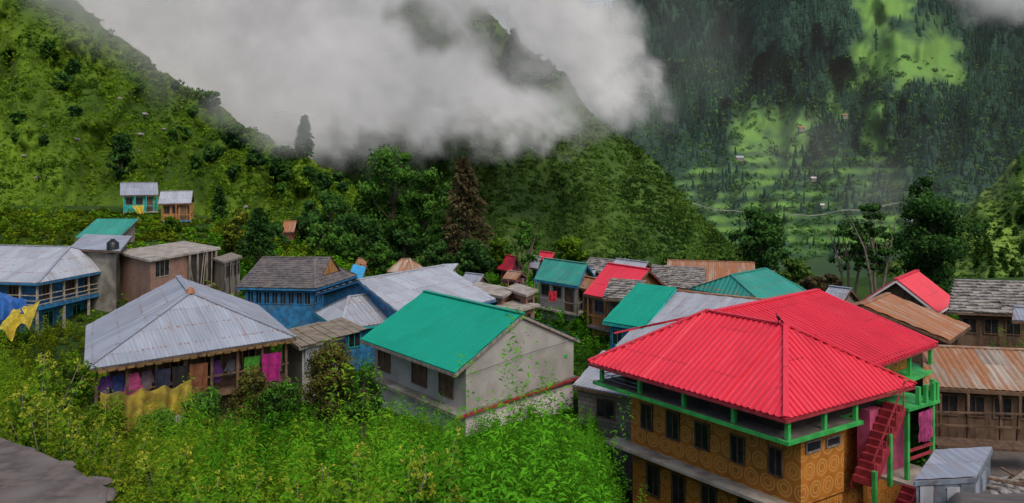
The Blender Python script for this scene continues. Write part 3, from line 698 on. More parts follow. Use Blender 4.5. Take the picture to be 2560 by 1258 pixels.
house('far_brown_hut','far brown sheet roof hut left of the brown tree',frp((925,668),(885,664),(945,660),-12),.7,'u',0,0,m_rust,m_mar,nw=(1,1),zb=-17,cat='hut')
house('far_slate_house','far house with pale weathered slab roof behind the green gable',frp((1530,688),(1452,680),(1570,676),-11.6),1.3,'u',.5,0,m_stone,m_grey,'stone',.4,nw=(3,1),zb=-16)
house('far_tin_house','far house with long light grey roof behind the red gable',frp((1600,690),(1520,678),(1640,682),-11.3),1.2,'u',0,0,m_tin2,m_grey,nw=(2,1),zb=-16)
house('small_tin_hut','small grey tin hut just right of the long grey tin gable',frp((1195,712),(1150,706),(1222,702),-10.9),.7,'u',0,0,m_tin,m_grey,nw=(1,1),zb=-15,cat='hut',inset=.25)
house('small_rusty_hut','small rusty hut between the green gable and the narrow red gable',frp((1490,728),(1450,720),(1512,718),-10.3),.8,'u',0,0,m_rust,m_wood,nw=(1,1),zb=-14,cat='hut',inset=.25)
house('small_tin_house','small pale tin house right of the faded green gable',frp((1478,702),(1440,696),(1505,694),-10.9),.9,'u',0,0,m_tin2,m_blue,nw=(1,1),zb=-15,inset=.25)
house('small_teal_house','small teal roofed house behind the concrete balcony house',frp((1400,684),(1372,680),(1425,678),-11.8),1.0,'u',0,0,m_teal2,m_grey,nw=(1,1),zb=-16,inset=.25)
house('small_brown_house','small brown roofed house beside the rusted long roof',frp((1920,712),(1880,706),(1950,702),-10.8),1.0,'u',0,0,m_rust2,m_wood,nw=(1,1),zb=-15,inset=.25)
house('small_tin_house','small tin roofed house between teal hip roof and striped rusty roof',frp((2105,760),(2050,752),(2150,748),-9.8),.9,'u',0,0,m_tin,m_grey,nw=(1,1),zb=-14,inset=.25)
fr=Fr((8.0,56.8),(5.4,60.4),(12.3,61.6),-9.8)
house('orange_house','narrow house with red gable roof and orange wooden front in the village centre',fr,2.0,'u',0,0,m_red,m_woodl,nw=(2,2),wm=m_blue,zb=-13.5,floor2=m_grey,trim=m_woodl)
def shed(name,label,x0,y0,x1,y1,Y,run,h,rm,wm_,kind='corr',cat='house',zb=None,dx=None,nw=(3,1),**k):
    a=P(x0,y0,Y); b=P(x1,y1,Y); z=(a.z+b.z)/2
    Ya=-z*FP/(y0-HZ); Yb=-z*FP/(y1-HZ)
    A=P(x0,y0,Ya); B=P(x1,y1,Yb)
    if dx is None: dx=run*(((x0+x1)/2-CX)/FP)*1.1
    fr=Fr(B.xy,A.xy,(B.x+dx,B.y+run),z)
    return house(name,label,fr,h,'u',0,0,rm,wm_,kind,nw=nw,zb=zb,cat=cat,**k)
shed('stone_roof_house','house with stone slate roof left of the small teal roof',1507,745,1600,752,54.5,4.0,1.0,m_stone,m_wood,'stone',zb=-13.2,dx=1.5)
shed('stone_roof_house','house with wide rough stone slab roof between the red gable and teal ridge',1625,716,1765,724,68,6,1.4,m_stone,m_wood,'stone',zb=-14)
shed('rusty_roof_house','long house with heavily rusted tin roof at the far edge of the village',1660,702,1890,710,78,9,1.5,m_rust,m_wood,zb=-16)
fr=Fr((7.25,44.2),(5.2,46.0),(9.9,48.2),-9.05)
root=house('teal_roof_house','house with steep teal sheet slope and blue porch left of the grey rusted roof',fr,1.6,'shed',0,0,m_teal,m_blue,fascia=m_cyan,nw=(2,1),wm=m_cyan,zb=-12.8,inset=.35)
fr=frp((1905,756),(1725,722),(2015,728),-9.2)
house('teal_roof_house','wide teal hip roof house behind the large red roof',fr,1.3,'v',1.0,.5,m_teal2,m_cyan,fascia=m_teal2,nw=(2,2),zb=-13.5,pitch=.4,amp=.05)
fr=Fr((10.6,38.9),(5.5,42.8),(19,50.9),-9.75)
house('grey_roof_house','large house with pale grey sheet roof with rusty seams left of the red roof',fr,2.05,'u',0,0,m_tinr,m_cyan,pitch=.9,amp=.03,cap=m_rust,fascia=m_cyan,nw=(2,1),zb=-13.5)
fr=Fr((5.6,35.9),(2.9,38.0),(7.4,39.5),-10.5)
house('block_hut','grey block hut with tin lean-to roof at left corner of big red roof',fr,.8,'shed',0,0,m_tin2,m_block,nw=(1,0),zb=-15,cat='hut',inset=.2)
fr=frp((2345,782),(2140,762),(2392,752),-9.5)
house('red_roof_house','house with plain red gable roof behind the striped rusty roof',fr,1.9,'v',0,0,m_red,m_wood,fascia=m_white,nw=(2,2),zb=-13.5,rib=True,pitch=.4,amp=.05)
fr=Fr((22.05,40.3),(14.35,43.1),(25.2,43.95),-8.9)
house('striped_roof_house','house with striped rusty and grey tin gable right of the big red roof',fr,1.55,'v',0,0,m_rust,m_wood,pitch=.3,amp=.05,nw=(2,2),zb=-13.5)
shed('slate_roof_house','dark wooden house with grey stone slate roof at the right edge',2370,778,2700,790,45,5,1.4,m_stone,m_wood,'stone',zb=-12.2,nw=(5,2))
shed('rusty_shed','tan wooden shed piece with grey tin roof at the right edge',2530,800,2640,806,41,2,.5,m_tin,m_woodl,cat='shed',zb=-12.4,nw=(0,0))
r=shed('rusty_roof_house','dark wooden barn under rusty corrugated roof at the right edge',2308,966,2720,988,33.5,6.4,1.0,m_rust2,m_wood,zb=-13,nw=(5,0),pitch=.26,amp=.04,dx=3.2)
mb=MB()
for (x,y0,y1,Y) in ((2350,985,1095,33.2),(2420,985,1100,33),(2500,990,1105,32.8),(2550,990,1105,32.7)):
    bar(mb,P(x,y0,Y),P(x+random.uniform(-6,6),y1,Y),.1,.1)
for y in (1030,1062): bar(mb,P(2330,y,33),P(2600,y+random.uniform(0,14),32.4),.09,.07)
mb.build('timber_frame',m_wood,r)
mb=MB(); bar(mb,P(2330,1105,32.3),P(2620,1120,31.7),1.1,.1); mb.build('plank_deck',m_wood,r)
fr=frp((2440,1192),(2286,1200),(2480,1132),-9.9)
root=house('metal_shed','small patched grey metal shed at the bottom right corner',fr,.2,'shed',0,0,m_tin,m_metal,pitch=.9,amp=.02,nw=(0,0),zb=-12.6,cat='shed',inset=.05,fascia=m_metal)
for k in range(4):
    mb=MB(); a=.08+k*.46; fbox(mb,fr,a,a+.44,-.01*(k%2),.04,-12.3,-10.12-.09*((k*7)%3)); mb.build('wall_sheet',m_tinr if k%2 else m_metal,root)
for k in range(4):
    mb=MB(); a=.1+k*.5; fbox(mb,fr,-.01*(k%2),.04,a,a+.48,-12.3,-10.1-.08*((k*5)%3)); mb.build('wall_sheet',m_metal if k%2 else m_tin,root)
for k in range(12):
    px=random.uniform(2455,2575); Y=random.uniform(26.5,31); x=(px-CX)/FP*Y; z=gz(x,Y)+.12; a_=random.uniform(0,3.1); l_=random.uniform(.5,1.1)
    mb=MB(); bar(mb,(x-math.cos(a_)*l_,Y-math.sin(a_)*l_,z),(x+math.cos(a_)*l_,Y+math.sin(a_)*l_,z+random.uniform(0,.25)),.14,.04)
    tag(mb.build('loose_plank',m_wood if k%2 else m_grey),'loose weathered plank lying among the rubble behind the metal shed','plank','loose planks at the bottom right')

# ================= bottom-left stone wall
def lumpy(center,sx,sy,sz,seed,n=10,m=7,rot=0):
    mb=MB(); r=random.Random(seed); c=Vector(center)
    ids=[]
    for j in range(m+1):
        row=[]
        th=math.pi*j/m
        for i in range(n):
            f=2*math.pi*i/n; k=1+r.uniform(-.16,.16)
            x=math.sin(th)*math.cos(f)*sx*k; y=math.sin(th)*math.sin(f)*sy*k; z=math.cos(th)*sz*(1+r.uniform(-.08,.08))
            row.append(len(mb.v)); mb.v.append(c+Vector((x*math.cos(rot)-y*math.sin(rot),x*math.sin(rot)+y*math.cos(rot),z))); mb.uv.append((i,j))
        ids.append(row)
    for j in range(m):
        for i in range(n): mb.f.append((ids[j][i],ids[j+1][i],ids[j+1][(i+1)%n],ids[j][(i+1)%n]))
    return mb
t=thing('stone_wall','flat topped mossy stone wall at the bottom left corner','wall',P(60,1400,6.4))
mb=MB(); zt=-2.35
top=[E(x,y,zt) for x,y in ((-200,1085),(0,1098),(60,1118),(110,1138),(180,1168),(235,1198),(268,1226),(262,1262),(200,1330),(-200,1330))]
def ring(z,k): 
    c=sum(top,Vector())/len(top); return [Vector((c.x+(p.x-c.x)*k,c.y+(p.y-c.y)*k,z+.02*math.sin(i*2.3))) for i,p in enumerate(top)]
r1,r2,r3=ring(zt,1),ring(zt-.14,1.03),ring(zt-.16,.97)
mb.poly(r1); n=len(top)
for i in range(n): mb.poly([r1[i],r2[i],r2[(i+1)%n],r1[(i+1)%n]]); mb.poly([r2[i],r3[i],r3[(i+1)%n],r2[(i+1)%n]])
mb.build('cap_slab',m_wallst,t)
mb=MB(); r4=ring(zt-1.9,.97)
for i in range(n): mb.poly([r3[i],r4[i],r4[(i+1)%n],r3[(i+1)%n]])
mb.build('wall_body',m_wallst,t)
for k,(x,y) in enumerate(((238,1206),(150,1168),(262,1240),(60,1130))):
    q=E(x,y,zt-.03); lumpy(q,.12,.08,.035,k+3,10,6,k).build('edge_stone',m_wallst,t)
for k in range(44):
    px=random.uniform(2440,2600); Y=random.uniform(25.5,31); x=(px-CX)/FP*Y; z=gz(x,Y); s=random.uniform(.07,.24)
    tag(lumpy((x,Y,z+s*.3),s,s*.8,s*.6,k,8,6,k).build('rubble_stone',m_rock),'loose grey stone on the bare ground behind the metal shed','stone','rubble stones at the bottom right')
tag(lumpy(P(440,1052,30.5),.35,.3,.2,90).build('pale_rock',m_rock),'pale rock in the weeds below the yellow tarp','rock')

# ================= TERRAIN
def grid_faces(nx,ny):
    i,j=np.meshgrid(np.arange(nx-1),np.arange(ny-1),indexing='ij'); a=(i*ny+j).ravel()
    return np.stack([a,a+ny,a+ny+1,a+1],1)
xs=np.sign(np.linspace(-1,1,260))*np.abs(np.linspace(-1,1,260))**1.8*300
ys=np.concatenate([np.linspace(-30,0,12),np.linspace(.5,45,130),np.linspace(46,300,110)])
X,Yg=np.meshgrid(xs,ys,indexing='ij'); Zg=ground(X,Yg)
m_ground=ground_mat('weedy_soil',(.02,.045,.008),(.045,.09,.012),(.07,.07,.03),.8,.5,.1)
o=npmesh('ground',np.stack([X,Yg,Zg],-1).reshape(-1,3),grid_faces(*X.shape),m_ground,{'tint':fbm(X*.1,Yg*.1,3).ravel()},smooth=True); o['kind']='structure'
m_rub=ground_mat('bare_gravel',(.11,.095,.085),(.2,.175,.155),(.26,.24,.22),3,4,.05)
gx,gy=np.meshgrid(np.linspace(0,1,40),np.linspace(18,36,50),indexing='ij'); px_=2080+gx*640; XX=(px_-CX)/FP*gy
o=npmesh('bare_ground',np.stack([XX,gy,ground(XX,gy)+.06],-1).reshape(-1,3),grid_faces(40,50),m_rub,{'tint':fbm(XX,gy,3).ravel()},smooth=True); o['kind']='structure'
v=np.array([[-6000,-800,-76],[6000,-800,-76],[6000,7000,-76],[-6000,7000,-76]])
m_val=MAT('valley_green',(.03,.07,.02),(.05,.1,.025),.01,.95,.2,c3=(.02,.045,.015),s3=.004)
o=npmesh('valley_floor',v,[[0,1,2,3]],m_val); o['kind']='structure'
class Layer:
    def __init__(s,name,px0,px1,nx,nt,ridge,ry,foot,fY,amp,fx,ft,mat,tint,pw=1.,jag=6,seed=1):
        px=np.linspace(px0,px1,nx); t=np.linspace(0,1,nt)
        s.rx=[p[0] for p in ridge]; s.ryy=[p[1] for p in ridge]
        ryp=np.interp(px,s.rx,s.ryy)+jag*(fbm(px*.03,px*0,seed)-.47)*4
        rY=np.interp(px,[p[0] for p in ry],[p[1] for p in ry])
        fy=np.interp(px,[p[0] for p in foot],[p[1] for p in foot]); fYv=np.interp(px,[p[0] for p in fY],[p[1] for p in fY])
        PX,T=np.meshgrid(px,t,indexing='ij')
        y=fy[:,None]*(1-T)+ryp[:,None]*T
        Yd=fYv[:,None]*(1-T**pw)+rY[:,None]*T**pw
        d=amp*((fbm(PX*fx,y*ft,seed+5,5)-.47)+.6*np.abs(fbm(PX*fx*1.7+y*fx*.5,y*ft*1.2,seed+9,4)-.47))
        Yd=Yd*(1+d)
        s.px,s.t,s.y,s.Y,s.PX=px,t,y,Yd,PX
        V=np.stack([(PX-CX)/FP*Yd,Yd,(HZ-y)/FP*Yd],-1)
        back=V[:,-1:,:].copy(); back[:,:,1]*=1.25; back[:,:,0]*=1.25; back[:,:,2]-=60
        s.G=V; VV=np.concatenate([V,back],1)
        tn=tint(PX,y); tn=np.concatenate([tn,tn[:,-1:]],1)
        s.o=npmesh(name,VV.reshape(-1,3),grid_faces(VV.shape[0],VV.shape[1]),mat,{'tint':tn.ravel()},smooth=True); s.o['kind']='structure'
    def sample(s,n):
        i=rng.uniform(0,len(s.px)-1.001,n); j=rng.uniform(0,len(s.t)-1.001,n); return s.at(i,j)
    def at(s,i,j):
        i0=i.astype(int); j0=j.astype(int); fi=(i-i0)[:,None]; fj=(j-j0)[:,None]; G=s.G
        return (G[i0,j0]*(1-fi)+G[i0+1,j0]*fi)*(1-fj)+(G[i0,j0+1]*(1-fi)+G[i0+1,j0+1]*fi)*fj
    def atpx(s,px,py):
        i=np.clip((np.asarray(px,float)-s.px[0])/(s.px[-1]-s.px[0])*(len(s.px)-1),0,len(s.px)-1.01); i0=i.astype(int)
        yt=s.y[i0,0]; yb=s.y[i0,-1]; j=np.clip((yt-np.asarray(py,float))/(yt-yb)*(len(s.t)-1),0,len(s.t)-1.01)
        return s.at(i,j)
def topx(p): return CX+p[:,0]/p[:,1]*FP, HZ-p[:,2]/p[:,1]*FP
def ell(px,py,L):
    m=0
    for cx,cy,rx,ry,a in L:
        d=np.sqrt(((px-cx)/rx)**2+((py-cy)/ry)**2); m=np.maximum(m,a*np.clip(1.6-1.2*d,0,1))
    return m
def meadow(px,py):
    wx=px+90*(fbm(px*.01,py*.01,61)-.47)*2; wy=py+70*(fbm(px*.01,py*.01,67)-.47)*2
    m=ell(wx,wy,[(2195,30,50,80,.95),(2290,140,100,80,.95),(2170,150,60,60,.8),(1950,330,120,60,1),(1890,400,100,60,.85),(2080,440,200,80,.65),(1840,450,140,70,.7),(1950,510,200,70,.7),(2110,230,30,80,.6),(1830,580,190,60,.8),(2200,610,280,80,.8),(2190,340,35,80,.6),(2370,540,140,90,.75)])
    band=.75+.35*np.sin(py*.22+3*fbm(px*.01,py*.01,5))
    return np.clip(m*(.15+2.0*fbm(px*.025,py*.035,21))*np.where(py>380,band,1)+.45*(fbm(px*.012,py*.012,4)-.5),0,1)
m_far=ground_mat('hazy_forest_floor',(.024,.06,.04),(.15,.29,.06),(.06,.13,.045),.03,.02,2,.28,.92)  # bluish distance haze is mixed into these ground colours
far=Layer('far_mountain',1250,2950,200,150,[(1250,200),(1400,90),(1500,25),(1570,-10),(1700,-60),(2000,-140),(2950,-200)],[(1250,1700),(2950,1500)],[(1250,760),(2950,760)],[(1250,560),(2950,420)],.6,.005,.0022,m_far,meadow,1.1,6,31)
def rmead(px,py): return np.clip(.35+.9*(fbm(px*.012,py*.02,8)-.4)+ell(px,py,[(2530,400,100,50,1),(2480,600,90,40,.6),(2400,560,70,30,.4)])+.12*np.sin(py*.25),0,1)
m_rh=ground_mat('terraced_meadow',(.035,.085,.022),(.2,.3,.05),(.08,.16,.04),.06,.03,1)
rh=Layer('valley_hill',2000,3000,120,90,[(2000,760),(2150,700),(2280,625),(2380,555),(2480,465),(2560,365),(3000,100)],[(2000,420),(3000,620)],[(2000,780),(3000,780)],[(2000,300),(3000,260)],.3,.008,.006,m_rh,rmead,1,7,41)
m_mid=ground_mat('bushy_slope',(.028,.06,.015),(.085,.145,.024),(.1,.11,.05),.12,.06,1)
mid=Layer('middle_mountain',420,2060,190,120,[(420,-300),(900,-180),(1130,-60),(1200,10),(1280,95),(1330,130),(1410,185),(1450,250),(1490,300),(1560,345),(1630,400),(1700,480),(1760,555),(1830,615),(1900,665),(1980,710),(2060,770)],[(420,520),(1200,440),(2060,260)],[(420,790),(2060,790)],[(420,190),(2060,170)],.24,.008,.004,m_mid,lambda x,y:fbm(x*.01,y*.01,2),1,5,51)
m_hill=ground_mat('grassy_slope',(.028,.062,.008),(.125,.205,.015),(.14,.15,.04),.35,.2,.6)
hill=Layer('left_hill',-500,1000,190,130,[(-500,-420),(0,-150),(140,-40),(230,40),(300,95),(400,180),(500,232),(560,275),(640,335),(740,388),(850,440),(900,490),(960,560),(1000,620)],[(-500,300),(400,235),(1000,170)],[(-500,640),(1000,690)],[(-500,76),(300,92),(1000,128)],.34,.008,.005,m_hill,lambda x,y:.2+.9*(fbm(x*.008,y*.012,2)-.2)+ell(x,y,[(60,420,150,120,.3),(520,560,120,50,.5),(800,470,80,50,.2)]),1,9,61)

# ---------- vegetation stuff
def clumps(c,r,K,leaf,tint0,flat=.8,hemi=True,tv=.3,inner=.55):
    n=len(c); d=rng.normal(size=(n,K,3)); d/=np.linalg.norm(d,axis=2,keepdims=True)
    if hemi: d[:,:,2]=np.abs(d[:,:,2])*1.0-.12
    rad=(rng.uniform(inner,1.05+.35*(.55-inner),(n,K,1)))
    pos=c[:,None,:]+d*rad*r[:,None,None]*np.array([1,1,flat])
    ax=rng.normal(size=(n,K,3)); ax-= (ax*d).sum(2,keepdims=True)*d*.75; ax/=np.linalg.norm(ax,axis=2,keepdims=True)
    bx=np.cross(d+.6*rng.normal(size=d.shape),ax); bx/=np.linalg.norm(bx,axis=2,keepdims=True)+1e-9
    L=(leaf*r[:,None]*rng.uniform(.6,1.4,(n,K)))[:,:,None]
    q=np.stack([pos-ax*L,pos+bx*L*.55,pos+ax*L,pos-bx*L*.55],2).reshape(-1,3)
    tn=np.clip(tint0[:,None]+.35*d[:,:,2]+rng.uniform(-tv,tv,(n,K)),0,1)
    return q,np.repeat(tn.ravel(),4)
def qf(n): return np.arange(n).reshape(-1,4)
def stuff(name,label,cat,parts,mat,extra=None):
    V=np.concatenate([p[0] for p in parts]); T=np.concatenate([p[1] for p in parts])
    at={'tint':T}
    return tag(npmesh(name,V,qf(len(V)),mat,at),label,cat,None,'stuff')
l_far=LEAF('hazy_needles',(.018,.05,.038),(.05,.125,.07))  # needle colours carry the blue of distance haze
l_mid=LEAF('mid_leaves',(.016,.045,.010),(.095,.175,.028))
l_hill=LEAF('hill_leaves',(.018,.05,.006),(.135,.235,.016))
l_dark=LEAF('dark_leaves',(.014,.038,.012),(.06,.145,.03))
l_green=LEAF('green_leaves',(.02,.058,.011),(.09,.21,.03))
l_brown=LEAF('brown_leaves',(.04,.034,.016),(.16,.125,.06))
l_olive=LEAF('olive_leaves',(.03,.035,.01),(.16,.15,.035))
l_yel=LEAF('yellow_leaves',(.05,.08,.01),(.25,.27,.03))
l_weed=LEAF('weed_leaves',(.02,.08,.004),(.13,.44,.02),(.27,.34,.02),.35)
def conifers(p,h,w,tint):
    n=len(p); K=7; V=[];T=[]
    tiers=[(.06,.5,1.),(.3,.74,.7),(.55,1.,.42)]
    for z0,z1,rr in tiers:
        a=rng.uniform(0,6.28,n)[:,None]+np.arange(K)[None]*2*np.pi/K
        j=rr*(1+rng.uniform(-.35,.35,(n,K)))
        r0=np.stack([np.cos(a)*j*w[:,None]/2,np.sin(a)*j*w[:,None]/2,np.full((n,K),z0)*h[:,None]+rng.uniform(-.04,.04,(n,K))*h[:,None]],-1)+p[:,None]
        top=p+np.stack([np.zeros(n),np.zeros(n),z1*h],-1)
        tp=np.repeat(top[:,None],K,1); nx=np.roll(r0,-1,1); mid_=(r0+nx)/2; mid_=mid_+(tp-mid_)*.3
        for qq in (np.stack([r0,mid_,tp,tp+1e-4],2),np.stack([mid_,nx,tp,tp+1e-4],2)):
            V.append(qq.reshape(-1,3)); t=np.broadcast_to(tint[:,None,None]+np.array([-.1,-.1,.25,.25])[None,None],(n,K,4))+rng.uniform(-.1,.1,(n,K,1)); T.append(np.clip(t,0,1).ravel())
    return np.concatenate(V),np.concatenate(T)
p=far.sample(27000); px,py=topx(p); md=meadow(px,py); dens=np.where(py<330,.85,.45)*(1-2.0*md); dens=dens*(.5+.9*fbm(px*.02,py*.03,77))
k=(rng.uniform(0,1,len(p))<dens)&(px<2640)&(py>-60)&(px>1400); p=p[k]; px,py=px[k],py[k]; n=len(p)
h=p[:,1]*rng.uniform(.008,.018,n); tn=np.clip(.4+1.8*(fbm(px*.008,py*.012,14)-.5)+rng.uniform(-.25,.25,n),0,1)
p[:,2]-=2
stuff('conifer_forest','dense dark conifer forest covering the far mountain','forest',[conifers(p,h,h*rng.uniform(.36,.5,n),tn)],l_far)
p=far.sample(15000); px,py=topx(p); md=meadow(px,py); k=(py>140)&(px<2640)&(px>1400)&(rng.uniform(0,1,len(p))>md*.85); p=p[k]; md=md[k]; n=len(p)
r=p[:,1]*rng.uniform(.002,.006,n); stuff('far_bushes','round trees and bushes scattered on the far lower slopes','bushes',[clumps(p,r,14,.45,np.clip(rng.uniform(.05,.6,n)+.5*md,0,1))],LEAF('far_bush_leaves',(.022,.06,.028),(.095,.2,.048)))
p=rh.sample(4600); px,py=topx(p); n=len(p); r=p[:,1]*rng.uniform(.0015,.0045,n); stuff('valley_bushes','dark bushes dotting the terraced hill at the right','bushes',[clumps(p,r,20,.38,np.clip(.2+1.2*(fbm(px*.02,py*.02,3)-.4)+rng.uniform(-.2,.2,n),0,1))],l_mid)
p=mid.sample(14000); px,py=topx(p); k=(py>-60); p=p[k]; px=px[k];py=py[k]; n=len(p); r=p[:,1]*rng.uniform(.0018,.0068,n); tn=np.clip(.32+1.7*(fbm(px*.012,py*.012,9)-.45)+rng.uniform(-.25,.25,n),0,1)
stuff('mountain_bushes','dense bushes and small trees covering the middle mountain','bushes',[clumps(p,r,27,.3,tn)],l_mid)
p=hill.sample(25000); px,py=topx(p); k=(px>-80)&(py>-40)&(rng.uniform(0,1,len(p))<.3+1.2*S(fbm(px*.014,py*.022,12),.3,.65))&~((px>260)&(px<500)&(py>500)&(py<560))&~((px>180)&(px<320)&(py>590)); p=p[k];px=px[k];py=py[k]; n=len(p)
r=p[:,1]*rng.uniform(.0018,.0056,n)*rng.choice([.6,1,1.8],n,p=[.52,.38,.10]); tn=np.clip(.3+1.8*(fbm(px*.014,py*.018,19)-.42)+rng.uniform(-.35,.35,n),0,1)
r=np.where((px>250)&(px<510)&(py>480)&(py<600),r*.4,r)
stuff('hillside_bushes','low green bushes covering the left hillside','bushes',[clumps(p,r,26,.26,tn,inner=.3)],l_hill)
for k,(bx,by) in enumerate([(350,345),(362,290),(348,380),(190,355),(250,320),(110,320),(60,395),(300,250),(615,525),(28,160),(270,440),(95,450),(410,330),(540,385)]):
    q=hill.atpx([bx],[by])[0]; s=(4+random.random()*4)/FP*q[1]
    tag(lumpy((q[0],q[1],q[2]+s*1.1),s*1.3,s*.8,s*.6,k+50,8,6,k).build('boulder',m_rock),'pale grey boulder among the bushes of the left hillside','boulder','boulders on the left hillside')
rp=[(1700,518),(1760,530),(1830,540),(1900,556),(1980,553),(2060,545),(2150,536),(2250,520),(2300,512)]
pxs=np.linspace(1700,2300,120); pys=np.interp(pxs,[a for a,b in rp],[b for a,b in rp])+3*np.sin(pxs*.05)
a=far.atpx(pxs,pys-1.2); b=far.atpx(pxs,pys+1.2); up=np.array([0,-4.,5.])
V=np.stack([a+up,b+up],1).reshape(-1,3); Fc=[[2*i,2*i+1,2*i+3,2*i+2] for i in range(len(pxs)-1)]
o=npmesh('mountain_road',V,Fc,MAT('dusty_road',(.25,.24,.17),(.15,.17,.1),.05)); o['kind']='structure'
for k,(x,y,w,m) in enumerate([(1845,402,20,m_tin2),(2030,452,14,m_white),(2000,328,16,m_rust),(2108,295,14,m_rust),(2270,562,28,m_tin2),(2130,645,20,m_white),(2090,640,20,m_tin2),(2050,520,14,m_white)]):
    q=Vector(far.atpx([x],[y])[0]); w2=w/FP*q.y/2; q.y-=w2*2; q.z+=2
    fr=Fr((q.x+w2,q.y),(q.x-w2,q.y),(q.x+w2,q.y+w2*1.4),q.z+w2*.35)
    t=thing('distant_house',['pale roofed distant house highest on the far slope left side','tiny white distant house on the far green slope','rust roofed distant house on the upper far meadow','rust roofed distant house right of the upper far meadow','largest distant tin house on the far slope below the road','tiny white distant house low on the valley slope','small tin roofed distant house low on the valley slope','tiny white distant house near the mountain road'][k],'house',(q.x,q.y,q.z-w2))
    mb=MB(); fbox(mb,fr,w2*.1,w2*1.9,w2*.1,w2*1.3,q.z-w2,q.z+w2*.35); mb.build('wall',m_concd,t)
    R=roof_parts(t,fr,w2*.5,'u',0,0,m,'corr',w2*.2,.05)
# ---------- trees
def tree(label,px,yb,yt,w,Y,kind='broad',mat=None,group=None,nleaf=2600,name=None,trunk=None,surf=None,tb=.45,lk=.0024,lmin=.09,inner=.3):
    if surf is not None:
        q=surf.atpx([px],[yb])[0]; Y=q[1]
    base=P(px,yb,Y); H=(yb-yt)/FP*Y; W=w/FP*Y; g=gz(base.x,base.y)
    zb=base.z
    if surf is None and g<zb: zb2=g
    else: zb2=zb-.5
    t=thing(name or ('conifer_tree' if kind=='conifer' else 'broadleaf_tree'),label,'tree',(base.x,base.y,zb2),group)
    rr=random.Random(int(px*7+yt)); mat=mat or l_green
    trunkm=MB(); lean=rr.uniform(-.05,.05)*H
    pts=[Vector((base.x,base.y,zb2)),Vector((base.x+lean*.4,base.y,zb+H*.35)),Vector((base.x+lean,base.y,zb+H*.7)),Vector((base.x+lean,base.y,zb+H*.97))]
    r0=max(.1,H*.022)
    if kind!='bare': trunkm.tube(pts,[r0*1.3,r0,r0*.6,r0*.12],7)
    lf=max(lmin,Y*lk)
    if kind=='conifer':
        n=nleaf; tt=rng.uniform(0.04,1,n)**.8; lv=np.floor(tt*16)/16+rng.normal(0,.012,n); tt=np.clip(lv,0.02,1)
        az=rng.uniform(0,2*np.pi,n); lob=1+.32*np.sin(az*3+tt*25)+.2*np.sin(az*7+tt*60)
        R=W/2*((1-tt)**.75+.05)*lob; rad=R*rng.uniform(.25,1,n)**.6
        pos=np.stack([base.x+lean*tt+np.cos(az)*rad,base.y+np.sin(az)*rad,zb+H*(.06+.94*tt)-rad*.28],-1)
        ax=np.stack([np.cos(az),np.sin(az),-.25+rng.normal(0,.3,n)],-1)+rng.normal(0,.35,(n,3)); ax/=np.linalg.norm(ax,axis=1,keepdims=True)
        bx=np.cross(ax,rng.normal(size=(n,3))+np.array([0,0,1.2])); bx/=np.linalg.norm(bx,axis=1,keepdims=True)
        L=(lf*1.2*rng.uniform(.6,1.4,n))[:,None]
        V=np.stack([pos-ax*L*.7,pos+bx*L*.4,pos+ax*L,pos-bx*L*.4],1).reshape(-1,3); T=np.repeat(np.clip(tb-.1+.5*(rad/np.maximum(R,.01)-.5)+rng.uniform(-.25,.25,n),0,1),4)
        for k in range(10):
            z=.15+k*.08; a=rr.uniform(0,6.28); q0=Vector((base.x+lean*z,base.y,zb+H*z)); L2=W/2*(1-z)*.8
            trunkm.tube([q0,q0+Vector((math.cos(a)*L2,math.sin(a)*L2,-L2*.2))],[r0*.25,r0*.06],5)
    else:
        nc=44 if kind=='broad' else 30
        cs=[]; ph=rr.uniform(0,6)
        for k in range(nc):
            u=rr.random(); z=.1+.86*u if kind=='broad' else .3+.68*u
            a=rr.uniform(0,6.28)
            R=W/2*(math.sin(math.pi*min(1,max(0,(z-.02)/1.02)))**.6)*.85*(1+.22*math.sin(z*9+ph)+.15*math.sin(a*2+ph*2))
            r=R*rr.uniform(.35,1)
            cs.append((base.x+lean*z+math.cos(a)*r,base.y+math.sin(a)*r,zb+H*z))
        cs=np.array(cs); rad=np.array([W*(.16 if kind=='broad' else .13)*rr.uniform(.5,1.45) for _ in cs]); rad=np.minimum(rad,H*.2)
        if kind=='broad':
            for c in cs[::2]:
                z0=max(.15,(c[2]-zb)/H-.3); q0=Vector((base.x+lean*z0,base.y,zb+H*z0)); q1=Vector(c); m_=(q0+q1)/2+Vector((0,0,-.03*H))
                trunkm.tube([q0,m_,q1],[r0*.4,r0*.25,r0*.08],5)
        else:
            st=[]
            for s_ in range(3):
                ang=rr.uniform(0,6.28); ln=(.12+.1*s_)*H*(1 if s_%2 else -1)
                pl=[Vector((base.x,base.y,zb2)),Vector((base.x+ln*.35,base.y+math.sin(ang)*.1*H,zb+H*.3)),Vector((base.x+ln*.55,base.y+math.sin(ang)*.12*H,zb+H*.55)),Vector((base.x+ln,base.y,zb+H*(.85+.05*s_)))]
                trunkm.tube(pl,[r0*.8,r0*.6,r0*.4,r0*.08],6); st.append(pl)
            for c in cs:
                pl=min(st,key=lambda q:(q[2]-Vector(c)).length); f=rr.random(); q0=pl[1].lerp(pl[2],f); q1=Vector(c); m_=(q0+q1)/2+Vector((rr.uniform(-.3,.3),0,-.03*H))
                trunkm.tube([q0,m_,q1],[r0*.28,r0*.16,r0*.05],5)
        K=max(14,nleaf//nc)
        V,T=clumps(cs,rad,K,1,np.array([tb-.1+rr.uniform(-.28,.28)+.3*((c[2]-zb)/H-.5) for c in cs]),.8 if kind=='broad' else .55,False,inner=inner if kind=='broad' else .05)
        ctr=V.reshape(-1,4,3).mean(1,keepdims=True); rr_=np.repeat(rad,K)[:,None,None]; V=(ctr+(V.reshape(-1,4,3)-ctr)*(lf/rr_)).reshape(-1,3)
